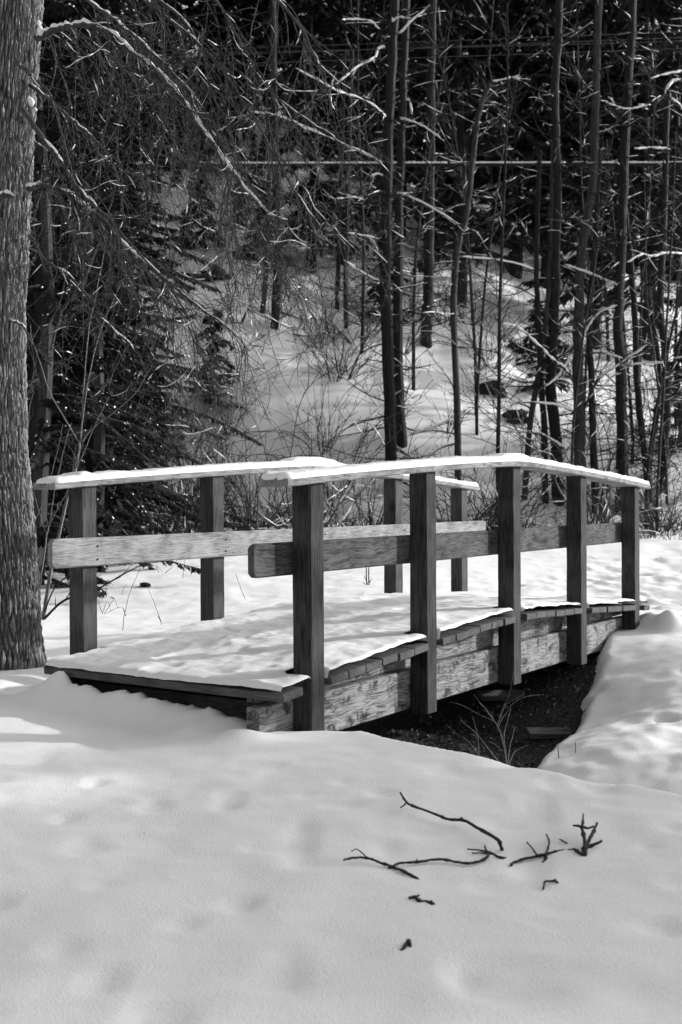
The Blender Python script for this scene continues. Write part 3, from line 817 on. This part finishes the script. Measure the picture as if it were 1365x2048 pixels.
stick('tiny splinter just left of the thick forked knot', [([(1070,293),(1090,305),(1112,318)], .002, .0028, [.01, .008, 0])], 4)
stick('small right-angled twig below the half-buried pronged stick', [([(993,537),(997,505),(1003,487),(1030,484),(1050,484),(1062,497)], .0022, .004, [-.003,.006,.012,.012,.01,.004]), ([(1050,484),(1050,474)], .003, .002, .012)], 6)
stick('short knobbly stick lying below the left end of the wavy stick', [([(385,560),(412,556),(430,574),(460,580),(492,592)], .0035, .0068, [.008,.008,.006,.004,0]), ([(415,556),(432,547)], .003, .002, .01), ([(480,584),(488,574)], .004, .003, .006)], 7)
stick('small bent twig lowest in the snow', [([(342,812),(358,790),(382,760)], .0030, .0058, [-.002,.006,.01]), ([(380,762),(388,778),(391,797)], .0055, .003, [.01,.006,-.004])], 8)

# ------------------------------------------------------------------ ditch: boards, litter
def ditch_board(px, py, Y, ln, rz, label):
    mb = MB(); mb.box((0, 0, 0), (ln/2, .045, .02), None, .004)
    c = at(px, py, Y)
    o = mb.build('board', M_PLK); x, y = c.x, c.y
    o.location = (x, y, float(soil_h(np.array([x]), np.array([y]))[0])+.03); o.rotation_euler = (.35, .06, rz)
    tag(o, label, 'board')
ditch_board(1100, 1450, 7.55, .32, .25, 'weathered board lying in the dark ditch beside the snow bank')
ditch_board(1020, 1400, 8.3, .5, .35, 'second darker board half buried in the shade under the bridge')
r = random.Random(77); mb = MB(); 
for _ in range(5200):
    A = r.uniform(4.6, 8.7); R = r.uniform(-4.9, -2.5); p = B2W(A, R, 0)
    if float(bare(np.array([p.x]), np.array([p.y]))[0]) < .5: continue
    z = float(soil_h(np.array([p.x]), np.array([p.y]))[0])+.008
    s = r.uniform(.006, .022); a = rvec(r)*s; b = rvec(r)*s; p.z = z
    mb.poly([p-a, p+b*.6, p+a, p-b*.6])
tag(mb.build('leaf_litter', M_LEAF), 'dead leaves and grit scattered over the dark soil under the bridge', 'leaf litter', kind='stuff')

# ------------------------------------------------------------------ conifers
def spray(mb, p, d, ln, w, r):
    """flat hanging spray of needles: a few narrow leaf shapes"""
    side = d.cross(Vector((0, 0, 1)))
    if side.length < .01: side = Vector((1, 0, 0))
    side.normalize(); e = p + d*ln + Vector((0, 0, -ln*.25))
    q = side*(w*r.uniform(.6, 1.2)) + Vector((0, 0, r.uniform(-.3, .3)*w)); m = p.lerp(e, .45)
    mb.poly([p, m+q, e, m-q])
def conifer(name, label, H, Rc, z0, nb, ns, sl, sw, seed, snowp=.10, mtr=None, droopf=.35, cat='conifer', group=None):
    r = random.Random(seed); root = empty(name); tag(root, label, cat, group)
    tb = MB(); fb = MB(); sb = MB(); bb = MB()
    pts = [Vector((.10*math.sin(z*.7+seed), .08*math.cos(z*.5+seed), z)) for z in [H*i/12-.3 for i in range(13)]]
    tb.tube(pts, taper(13, H*.014+.03, .015), 8)
    for b in range(nb):
        f = (b+r.random())/nb; z = z0+(H-z0)*f; L_ = Rc*(1-f)**.75*r.uniform(.55, 1.12)+.12
        a = r.uniform(0, 2*math.pi); d = Vector((math.cos(a), math.sin(a), r.uniform(-.15, .25)))
        st = Vector((.10*math.sin((z+.3)*.7+seed), .08*math.cos((z+.3)*.5+seed), z))
        q = wander(st, d, L_, r, L_/7, grav=.05+droopf*.2, noise_=.06, curl=.1)
        bb.tube(q, taper(len(q), .012+L_*.006, .004), 3, False)
        for s in range(ns):
            t = r.uniform(.12, 1)*(len(q)-1); i = min(int(t), len(q)-2); p = q[i].lerp(q[i+1], t-i)
            dd = (q[i+1]-q[i]).normalized(); sd = dd.cross(Vector((0, 0, 1))).normalized()*r.choice((-1, 1))
            v = (dd*r.uniform(.3, 1) + sd*r.uniform(.3, 1) + Vector((0, 0, r.uniform(-.5, .12)))).normalized()
            lw = sl*r.uniform(.6, 1.3)*(1.15-.4*t/len(q))
            spray(fb, p, v, lw, sw, r)
            if r.random() < .5:
                p2 = p+v*lw*.5; v2 = (v+rvec(r)*.7).normalized(); spray(fb, p2, v2, lw*.7, sw*.8, r)
            if r.random() < snowp:
                k = r.uniform(.25, .6); c = p+v*lw*.45+Vector((0, 0, .012))
                sd2 = v.cross(Vector((0, 0, 1))).normalized()*sw*r.uniform(.35, .9)
                e0 = c-v*lw*.3*k; e1 = c+v*lw*.45*k+Vector((0, 0, -lw*.08))
                sb.poly([e0, c+sd2+Vector((0, 0, -.01)), c+Vector((0, 0, sw*.5))]); sb.poly([e1, c+Vector((0, 0, sw*.5)), c+sd2+Vector((0, 0, -.01))])
                sb.poly([e0, c+Vector((0, 0, sw*.5)), c-sd2+Vector((0, 0, -.01))]); sb.poly([e1, c-sd2+Vector((0, 0, -.01)), c+Vector((0, 0, sw*.5))])
    tb.build('trunk', mtr or M_BARKD, root); bb.build('bough', M_BARKD, root)
    fb.build('crown', M_NEED, root)
    if sb.v: tag(sb.build('crown_snow', M_SNOWB, root), kind='stuff')
    return root
forest = []
G1 = 'dark conifers filling the upper hillside'
LFOR = ['dark conifer of the dense wood on the upper slope, lightly dusted with snow']
LAB0 = LFOR[0]
protos = [conifer('conifer_tree', LAB0, 13, 2.3, 1.0+k*.5, 78, 46,   .42, .085, 100+k, snowp=.07, group=G1) for k in range(3)]
r = random.Random(3); first = [True]*3; cnt = 0
rows = []
def fedge(X):   # where the dense wood begins
    return float(np.interp(X, [-22, -9, -6.8, -4.6, -.5, .8, 2.2, 4, 8, 20], [22, 24, 32, 48, 50, 42, 35, 33.6, 32.5, 32.5]))
x = -26
while x < 28:
    e = fedge(x)
    for j in range(7):
        X = x + r.uniform(-.9, .9)+(j % 2)*1.2; Y = e + j*3.4 + r.uniform(-.9, .9) + (.5 if j else 0)
        if X < -.30*Y-3.5 or X > .30*Y+.2: continue
        rows.append((X, Y))
    x += 2.5
for (X, Y) in rows:
    k = r.randrange(3); z = ground_z(X, Y)-.2; rz = r.uniform(0, 6.28); s = r.uniform(.8, 1.25)
    if first[k]: first[k] = False; p = protos[k]; p.location = (X, Y, z); p.rotation_euler = (0, 0, rz); p.scale = (s,)*3
    else: copy_tree(protos[k], (X, Y, z), rz, s)
    cnt += 1

# dense dark firs with finer foliage just behind the left side of the bridge
NF = [conifer('fir_tree', 'dark fir with boughs down to the snow, close behind the saplings at the left', 9.5, 2.0, .15, 210, 190, .10, .018, 200, snowp=.018),
      conifer('fir_tree', 'dark fir speckled with snow, right of the saplings and behind the second far post', 8.5, 1.7, .2, 190, 190, .10, .018, 201, snowp=.02)]
NF[0].location = (-3.35, 12.6, ground_z(-3.35, 12.6)-.1)
NF[1].location = (-3.15, 14.3, ground_z(-3.15, 14.3)-.1)
G2 = 'snow-flecked firs standing behind the big tree'
for (X, Y, s, rz, k, lab) in [(-4.6, 14.9, 1.1, 5, 1, 'fir between the leftmost fir and the nearest one'), (-3.6, 17.6, 1.35, .7, 0, 'fir just left of the snowy gap, third row back'), (-4.9, 21.5, 1.5, 2.2, 0, 'tall fir at the back left of the gap, behind the third-row fir'), (-3.1, 15.6, .8, 3.3, 1, 'smaller fir nearest the snowy gap, above the far rail'), (-5.2, 14.0, 1.15, 1, 0, 'dark fir farthest left behind the bark of the big tree'), (-4.3, 17.2, 1.3, 2, 1, 'taller dark fir standing behind the two nearest firs on the left'),
      (-6.6, 18.5, 1.4, 4, 0, 'big dark fir at the left edge behind the other firs')]:
    copy_tree(NF[k], (X, Y, ground_z(X, Y)-.1), rz, s, lab)

# conifers standing in the open to the right of the camera; they shade the foreground
for (X, Y, k, s, lab) in [(10.2, 6.6, 0, 1.0, 'nearest of the conifers on the right, outside the picture'), (11.2, 3.7, 1, 1.15, 'second conifer to the right of the camera, outside the picture'), (13.4, 7.5, 2, 1.15, 'third conifer to the right of the camera, outside the picture'), (16.4, 8.3, 1, 1.25, 'fourth conifer to the right of the camera, outside the picture'), (14.6, 4.4, 0, 1.3, 'fifth conifer to the right of the camera, outside the picture')]:
    copy_tree(protos[k], (X, Y, ground_z(X, Y)-.8), X, s, lab)

# ------------------------------------------------------------------ bare trees of the middle distance
def bare_tree(name, label, base, path, w0, w1, m, seed, nbr, blen, up, y_lean=0.0, group=None, extra=None, bz=(.15, 1.0), tw=.5, snow=.35, bthick=.25, Yb=None, twm=None):
    """base = pixel where the stem meets the snow, path = pixels above it; stands at the true distance of its foot"""
    r = random.Random(seed)
    g = hit(*base) if Yb is None else None
    Y = g.y if g is not None else Yb
    if Yb is not None: g = at(base[0], base[1], Yb); g.z = ground_z(g.x, Yb)
    root = empty(name, g); tag(root, label, 'tree', group)
    P = [Vector((0, 0, -.25))] + [Vector((0, 0, 0))] + [at(x, y, Y+y_lean*k/len(path))-g for k, (x, y) in enumerate(path)]
    pts = smooth_path(P, 5); pts = [p + Vector((r.uniform(-1, 1), r.uniform(-1, 1), 0))*.012*w0/20 for p in pts]
    k_ = Y/FPX; ra = w0*k_/2; rb = w1*k_/2
    rad = [q*r.uniform(.93, 1.07) for q in taper(len(pts), ra, rb)]; rad[0] = rad[1] = ra*1.25
    tb = MB(); tb.tube(pts, rad, 10); tb.build('trunk', m, root)
    bb = MB(); sb = MB(); Lz = len(pts)
    for b in range(nbr):
        f = r.uniform(*bz); t = f*(Lz-2)+.5; i = min(int(t), Lz-2); p = pts[i].lerp(pts[i+1], t-i)
        a = r.uniform(0, 6.283); d = Vector((math.cos(a), math.sin(a)*.8, up+r.uniform(-.35, .35)))
        ln = blen*r.uniform(.3, 1.0)*(1.1-.4*f); st = max(.07, ln/9)
        q = wander(p, d, ln, r, st, grav=r.uniform(-.03, .06), noise_=.13)
        r0 = min(rad[i]*bthick, .022)*r.uniform(.6, 1.1); rq = taper(len(q), r0, .004)
        bb.tube(q, rq, 4, False); snow_on(sb, q, rq, r, snow*.7, 1.3, 4, 1, 4)
        for j in range(1, len(q)-1):
            for _ in range(2):
                if r.random() < tw:
                    q2 = wander(q[j], (q[j+1]-q[j]).normalized()+rvec(r)*.9+Vector((0, 0, up*.2)), ln*r.uniform(.12, .4), r, st*.7, 0, .15)
                    bb.tube(q2, taper(len(q2), max(r0*.4, .0045), .003), 3, False)
                    if r.random() < snow*.4: snow_on(sb, q2, [.005]*len(q2), r, .5, 1.2, 4, 1, 3)
    for (px, dy, r0, r1) in (extra or []):
        xb = MB(); xs = MB()
        n = len(px); q = smooth_path([at(x_, y_, Y+dy*j/n)-g for j, (x_, y_) in enumerate(px)], 5); q = [v+rvec(r)*.008 for v in q]
        rq = [w*r.uniform(.8, 1.2) for w in taper(len(q), r0, r1)]
        xb.tube(q, rq, 5, False); snow_on(xs, q, rq, r, .88, 4.0, 6, 4, 9)
        for j in range(2, len(q)-1):
            if r.random() < .35:
                q2 = wander(q[j], (q[j+1]-q[j]).normalized()+rvec(r)*.8, r.uniform(.1, .5), r, .08, 0, .15)
                xb.tube(q2, taper(len(q2), .007, .004), 3, False); snow_on(xs, q2, [.007]*len(q2), r, .5, 2, 4, 1, 3)
        xo = xb.build('snowy_branch', twm or m, root)
        if xs.v: tag(xs.build('branch_snow', M_SNOWB, xo, True), kind='stuff')
    bb.build('branch', twm or m, root)
    if sb.v: tag(sb.build('branch_snow', M_SNOWB, root, True), kind='stuff')
    return root
E = lambda l, dy=0, a=.022, b=.008: (l, dy, a, b)
bare_tree('bare_tree', 'tallest straight dark trunk rising behind the crown of the far handrail, with snow-laden dead limbs', (782,985), [(780,800),(772,600),(775,400),(780,200),(790,0),(795,-160)], 27, 18, M_BARKM, 301, 75, 1.7, -.05,
  extra=[E([(765,328),(748,317),(692,290),(627,262),(559,232),(500,222)], -1), E([(772,236),(764,226),(728,200),(680,185),(643,163),(591,137)], -1.5), E([(770,95),(758,98),(748,117),(716,133),(692,153),(672,169)], -.8),
         E([(785,60),(789,40),(803,34),(817,36)], -.3, .015), E([(795,72),(820,45),(861,10)], -.5, .014), E([(800,236),(821,242),(857,258),(889,282)], -.8, .016), E([(790,385),(813,391),(857,411),(918,448)], -1, .016),
         E([(770,350),(745,350),(738,375),(736,420)], -.6, .012), E([(765,424),(735,405),(710,395),(672,398)], -.6, .014), E([(760,480),(725,470),(695,465)], -.8, .012), E([(760,60),(740,42),(700,38),(684,40)], -.6, .014), E([(765,565),(725,545),(688,520)], -1, .014)], tw=.45, snow=.35)
bare_tree('bare_tree', 'dark slightly leaning trunk just right of the tallest trunk', (803,886), [(795,700),(797,560),(800,380),(806,190),(815,0),(820,-120)], 24, 12, M_BARKD, 302, 45, 1.6, .0, extra=[E([(800,225),(795,205),(790,195)], 0, .03, .02), E([(803,215),(818,200),(825,240),(824,280)], 0, .018)])
bare_tree('bare_tree', 'stout dark trunk on the slope right of the paired central trunks', (852,690), [(857,560),(860,400),(862,200),(866,0)], 26, 16, M_BARKD, 303, 45, 2.0, .0)
bare_tree('bare_tree', 'dark trunk standing in the snowy gap left of centre', (550,656), [(555,520),(552,350),(548,150),(545,-60)], 20, 14, M_BARKD, 304, 40, 2.0, .0, extra=[E([(559,260),(566,230),(570,190),(566,150)], 0, .02)])
bare_tree('bare_tree', 'thin dark trunk close to the left of the trunk in the snowy gap', (525,626), [(533,540),(536,450),(540,300)], 12, 8, M_BARKD, 305, 18, 1.2, .0)
bare_tree('bare_tree', 'left one of two thin parallel trunks between the gap and the central trunks', (674,618), [(677,520),(680,430),(684,300),(690,100)], 11, 8, M_BARKD, 306, 30, 1.8, -.1)
bare_tree('bare_tree', 'right one of two thin parallel trunks between the gap and the central trunks', (692,655), [(692,540),(694,440),(698,300),(705,100)], 11, 8, M_BARKD, 307, 30, 1.8, -.1)
bare_tree('birch_tree', 'pale leaning birch whose stem bends sharply, right of the central trunks', (918,985), [(914,800),(908,600),(918,483),(933,434),(944,340),(952,264),(959,226),(967,196),(984,162)], 15, 9, M_BARKP, 308, 50, 1.4, .15,
  extra=[E([(982,164),(1010,158),(1039,151)], 0, .02), E([(984,162),(978,125),(982,87),(988,0),(990,-60)], 0, .02), E([(905,565),(905,540)], 0, .02), E([(820,870),(880,850),(930,820)], 0, .012), E([(918,800),(900,760),(870,720),(855,700)], 0, .012)], snow=.45)
bare_tree('bare_tree', 'slim dark trunk close left of the stout curved one above the near rail', (1090,1005), [(1090,880),(1083,760),(1076,640),(1074,500),(1080,300)], 15, 9, M_BARKM, 309, 34, 1.4, .1)
bare_tree('bare_tree', 'stout curved trunk right of the slim trunk above the crown of the near rail', (1118,1012), [(1112,880),(1102,760),(1108,650),(1112,500),(1114,350),(1110,200),(1118,60),(1122,-60)], 26, 14, M_BARKM, 310, 46, 1.6, .1)
bare_tree('bare_tree', 'grey trunk with wide snowy limbs on both sides, rising behind the fourth near post', (1164,1025), [(1160,900),(1158,780),(1158,640),(1164,500),(1186,380),(1190,250),(1196,100),(1200,-60)], 27, 13, M_BARKP, 311, 46, 1.7, .2,
  extra=[E([(1158,793),(1147,764),(1131,737),(1112,724),(1077,689),(1040,657),(1000,646)], -1, .028), E([(1150,825),(1107,809),(1027,804),(980,800)], -1, .022), E([(1128,897),(1093,873),(1067,865),(1000,863),(960,850)], -1, .022),
    E([(1166,823),(1187,777),(1203,753),(1240,729),(1267,710),(1302,686),(1340,668)], -1, .028), E([(1240,730),(1254,732),(1294,726),(1345,724)], -1, .022), E([(1175,800),(1205,775),(1235,745)], -1, .02), E([(1166,710),(1200,705),(1246,716)], -.6, .016), E([(1166,676),(1180,650),(1200,625),(1235,610)], -.6, .016), E([(1171,630),(1203,617),(1230,621)], -.6, .014),
    E([(1150,700),(1120,748),(1093,772)], -.6, .016), E([(1129,530),(1182,547),(1235,570)], -.6, .018), E([(1069,540),(1039,528),(975,517),(922,513)], -.8, .018)])
bare_tree('bare_tree', 'narrow dark trunk between the snowy-limbed grey trunk and the stout one right of it', (1192,1028), [(1188,900),(1184,760),(1178,640),(1190,500),(1200,300)], 16, 10, M_BARKD, 312, 30, 1.4, .1)
bare_tree('bare_tree', 'stout straight dark trunk behind the last near post', (1244,1022), [(1246,900),(1242,760),(1238,640),(1245,480),(1250,300),(1262,100),(1270,-60)], 27, 14, M_BARKM, 313, 46, 1.7, .1,
  extra=[E([(1330,506),(1303,513),(1284,509),(1254,525)], -.6, .018), E([(1365,508),(1340,506),(1320,506)], -.6, .018)])
bare_tree('bare_tree', 'curved slim trunk whose foot leans right, just right of the last near post', (1302,1005), [(1290,900),(1276,780),(1272,660),(1262,520),(1246,380),(1240,300)], 16, 10, M_BARKM, 314, 30, 1.3, .1)
bare_tree('bare_tree', 'dark trunk forking low, right of the curved slim trunk', (1326,985), [(1330,880),(1336,800),(1330,700),(1322,600),(1330,400),(1335,200)], 19, 12, M_BARKD, 315, 36, 1.5, .1, extra=[([(1330,800),(1345,740),(1362,680),(1375,600)], 0, .06, .03)])
bare_tree('bare_tree', 'slanting trunk crossing between the curved slim trunk and the low-forking one', (1296,960), [(1306,880),(1320,800),(1318,720),(1300,600)], 12, 8, M_BARKD, 316, 20, 1.2, .2)
bare_tree('bare_tree', 'dark trunk at the right edge of the trees carrying arched snowy boughs high up', (1385,1000), [(1375,800),(1372,600),(1370,400),(1374,200),(1378,0)], 20, 12, M_BARKD, 317, 40, 1.6, .1,
  extra=[E([(1375,215),(1366,168),(1348,162),(1330,185),(1314,206),(1280,214),(1252,217),(1218,207)], -.8, .03), E([(1372,225),(1356,206),(1327,189),(1290,208)], -.6, .02), E([(1375,140),(1359,143),(1330,148),(1303,157)], -.6, .02), E([(1340,300),(1320,296),(1290,296),(1270,298)], -.6, .018)])
bare_tree('bare_tree', 'tall pale slender trunk high on the right, left of the grey leaning ones', (1050,1000), [(1060,860),(1085,700),(1100,560),(1106,400),(1108,300),(1112,150),(1120,0)], 12, 10, M_BARKP, 318, 36, 1.3, .4)

# thin pole-like saplings and twiggy undergrowth: prototypes, then copies
def pole(seed, lab, G):
    r = random.Random(seed); root = empty('young_tree'); tag(root, lab, 'young tree', G)
    pts = wander((0, 0, -.2), (r.uniform(-.05, .05), r.uniform(-.05, .05), 1), 9.5, r, .5, -.02, .035)
    rad = taper(len(pts), .045, .012); tb = MB(); tb.tube(pts, rad, 6); tb.build('trunk', M_BARKM, root)
    bb = MB(); sb = MB()
    for b in range(62):
        t = r.uniform(1.5, len(pts)-2); i = int(t); p = pts[i].lerp(pts[i+1], t-i); a = r.uniform(0, 6.28)
        q = wander(p, (math.cos(a), math.sin(a), r.uniform(.1, 1.1)), r.uniform(.4, 1.5), r, .15, -.03, .12); rq = taper(len(q), .010, .004)
        bb.tube(q, rq, 3, False); snow_on(sb, q, rq, r, .16, 1.2, 4, 1, 3)
        for j in range(1, len(q)-1):
            if r.random() < .6:
                q2 = wander(q[j], (q[j+1]-q[j]).normalized()+rvec(r)*.8, r.uniform(.15, .5), r, .1, -.05, .12); bb.tube(q2, taper(len(q2), .005, .003), 3, False)
                if r.random() < .08: snow_on(sb, q2, [.005]*len(q2), r, .5, 1.2, 4, 1, 3)
    bb.build('branch', M_BARKM, root); tag(sb.build('branch_snow', M_SNOWB, root, True), kind='stuff'); return root
def shrub(seed, lab, G, H=2.0, ns=16, m=None, snow=.2):
    r = random.Random(seed); root = empty('shrub'); tag(root, lab, 'shrub', G); bb = MB(); sb = MB()
    for b in range(ns):
        a = r.uniform(0, 6.28); lean = r.uniform(.1, 1.1)
        q = wander((math.cos(a)*.1, math.sin(a)*.1, -.1), (math.cos(a)*lean, math.sin(a)*lean, 1), H*r.uniform(.5, 1.15), r, .14, r.uniform(-.02, .10), .12)
        rq = taper(len(q), .011, .003); bb.tube(q, rq, 3, False); snow_on(sb, q, rq, r, snow, 1.5, 4, 1, 4)
        for j in range(2, len(q)-1):
            if r.random() < .45:
                q2 = wander(q[j], (q[j+1]-q[j]).normalized()+rvec(r), r.uniform(.15, .7), r, .1, .02, .15); rq2 = taper(len(q2), .006, .003)
                bb.tube(q2, rq2, 3, False)
                if r.random() < .3: snow_on(sb, q2, rq2, r, snow*2, 1.8, 4, 1, 3)
                for j2 in range(1, len(q2)-1):
                    if r.random() < .12:
                        q3 = wander(q2[j2], (q2[j2+1]-q2[j2]).normalized()+rvec(r), r.uniform(.08, .3), r, .08, .02, .15); bb.tube(q3, taper(len(q3), .004, .0025), 3, False)
    bb.build('twigs', m or M_TWIGD, root)
    if sb.v: tag(sb.build('snow', M_SNOWB, root, True), kind='stuff')
    return root
def scatter(protos, spots):
    used = set()
    for (X, Y, k, rz, s) in spots:
        z = ground_z(X, Y)
        if k not in used:
            used.add(k); p = protos[k]; p.location = (X, Y, z); p.rotation_euler = (0, 0, rz); p.scale = (s,)*3
        else: copy_tree(protos[k], (X, Y, z), rz, s)
r = random.Random(8)
GP = 'pole-thin young trees scattered over the slope'
PP = [pole(400+k, 'pole-thin young tree with fine ascending twigs among the trunks on the slope', GP) for k in range(4)]
sp = []
for _ in range(46):
    Y = r.uniform(20.5, 33); X = r.uniform(-.24, .305)*Y
    px = 682+X/Y*FPX
    if 380 < px < 760 and r.random() < .8: continue
    if px < 900 and r.random() < .4: continue
    if .28 < (px-900)/200 < .9 and Y > 28: continue
    sp.append((X, Y, r.randrange(4), r.uniform(0, 6.28), r.uniform(.7, 1.15)))
scatter(PP, sp)
GS = 'leafless twiggy shrubs in the snow below the trees'
SP_ = [shrub(500+k, 'leafless tangled shrub growing out of the snowy slope below the trees', GS, 1.5+.35*k, 13+2*k) for k in range(4)]
sp = []
for _ in range(66):
    Y = r.uniform(16.5, 31); X = r.uniform(-.20, .305)*Y
    px = 682+X/Y*FPX
    if Y < 20 and 640 < px < 1300 and r.random() < .75: continue
    if 900 < px < 1060 and r.random() < .5: continue
    if 420 < px < 640 and 22 < Y < 28 and r.random() < .4: continue
    sp.append((X, Y, r.randrange(4), r.uniform(0, 6.28), r.uniform(.55, 1.2)))
for _ in range(4):
    Y = r.uniform(20, 26); X = (r.uniform(560, 790)-682)/FPX*Y; sp.append((X, Y, r.randrange(4), r.uniform(0, 6.28), r.uniform(.8, 1.35)))
for _ in range(8):
    Y = r.uniform(19.5, 24); X = (r.uniform(860, 1340)-682)/FPX*Y; sp.append((X, Y, r.randrange(4), r.uniform(0, 6.28), r.uniform(1.0, 1.5)))
scatter(SP_, sp)
# low tufts along the edge of the path
GT = 'low dead brush along the far edge of the snow path'
ST = [shrub(600+k, 'low tuft of dead brush along the far edge of the snow path', GT, .55, 12) for k in range(3)]
sp = []
for _ in range(70):
    Y = r.uniform(18, 22); X = r.uniform(-.22, .31)*Y; sp.append((X, Y, r.randrange(3), r.uniform(0, 6.28), r.uniform(.5, 1.3)))
scatter(ST, sp)
r = random.Random(12)
GF = 'small young firs dotted over the snowy slope'
yf = conifer('young_fir', 'small young fir among the brush on the snowy slope', 2.6, .85, .1, 46, 34, .20, .045, 210, snowp=.10, group=GF)
n_ = 0
while n_ < 26:
    Y = r.uniform(23.5, 46); X = r.uniform(-.20, .30)*Y; px = 682+X/Y*FPX
    if px > 880 and Y > 31: continue
    if 900 < px < 1060 and Y < 30: continue
    if 430 < px < 620 and Y < 28: continue
    s = r.uniform(.25, .95); z = ground_z(X, Y)-.05
    if n_ == 0: yf.location = (X, Y, z); yf.scale = (s,)*3
    else: copy_tree(yf, (X, Y, z), r.uniform(0, 6.28), s)
    n_ += 1
for (X, Y, k, s, lab) in [(-.75, 32.0, 0, .8, 'mid-sized dark conifer behind the tallest trunk'), (.2, 33.5, 1, .8, 'mid-sized dark conifer behind and right of the tallest trunk')]:
    c = copy_tree(protos[k], (X, Y, ground_z(X, Y)-.1), Y, s, lab)
# dark boulders and stumps showing through the hillside snow
def rock(X, Y, s, seed, lab):
    import bmesh
    bm = bmesh.new(); bmesh.ops.create_icosphere(bm, subdivisions=3, radius=1)
    for v in bm.verts:
        n = noise.noise(v.co*1.3+Vector((seed, 0, 0)))*.6+noise.noise(v.co*3+Vector((0, seed, 0)))*.4
        v.co = v.co*(1+n); v.co.z *= .6
    me = bpy.data.meshes.new('boulder'); bm.to_mesh(me); bm.free(); me.materials.append(M_BARKD)
    o = bpy.data.objects.new('boulder', me); col.objects.link(o); o.location = (X, Y, ground_z(X, Y)+.05*s); o.scale = (s,)*3; tag(o, lab, 'boulder', 'boulders showing through the hillside snow')
for i, (px, py, s, lab) in enumerate([(1033,702,.22,'dark flat boulder highest in the open snow left of the slim trunks'),(985,782,.34,'largest dark boulder in the open snow of the hillside'),(1035,840,.3,'wide dark boulder behind the snowy branch left of the slim trunks'),(1130,702,.25,'boulder between two dark trunks on the right'),(430,555,.35,'dark boulder at the left of the snowy gap'),(500,515,.45,'broad dark boulder beside the trunk in the snowy gap'),(290,1175,.06,'small dark stone in the bank behind the far mid rail')]):
    g = hit(px, py); rock(g.x, g.y, s, i*3.3, lab)

# ------------------------------------------------------------------ cables across the wood
def cable(name, label, p0, p1, rad, sag, m, snow=False):
    pts = []
    for i in range(61):
        t = i/60; p = p0.lerp(p1, t); p.z -= sag*4*t*(1-t); pts.append(p)
    mb = MB(); c = pts[30]; mb.tube([p-c for p in pts], rad, 6); o = mb.build(name, m); o.location = c
    tag(o, label, 'cable')
    if snow:
        r = random.Random(4); sb = MB(); fine = []
        for i in range(1200):
            t = i/1199; p = p0.lerp(p1, t); p.z -= sag*4*t*(1-t); fine.append(p-c+Vector((0, 0, rad*.9)))
        i = 0
        while i < 1198:
            n = r.randint(12, 120); seg = fine[i:min(i+n, 1200)]
            if len(seg) > 2: sb.tube(seg, [rad*.95*r.uniform(.75, 1.15) if 0 < q < len(seg)-1 else rad*.3 for q in range(len(seg))], 6)
            i += n + r.choice((0, 0, 1, 4))
        s = tag(sb.build('snow', M_SNOWB, o, True), kind='stuff')
cable('snowy_cable', 'long straight cable thickly coated with snow running level across the dark trees', at(-800, 331, 24.5), at(2100, 327, 24.5), .036, .0, M_BARKD, True)
for i, (a, b, lab) in enumerate([(105, 55, 'uppermost of the four thin overhead wires high in the picture'), (118, 66, 'second of the four thin overhead wires, counted from the top'), (97, 84, 'third thin overhead wire, nearly level, below the top pair'), (130, 92, 'lowest of the four thin overhead wires above the snowy cable')]):
    cable('overhead_wire', lab, at(-900, a+30, 28), at(2200, b-30, 28), .006, .12, M_WIRE)
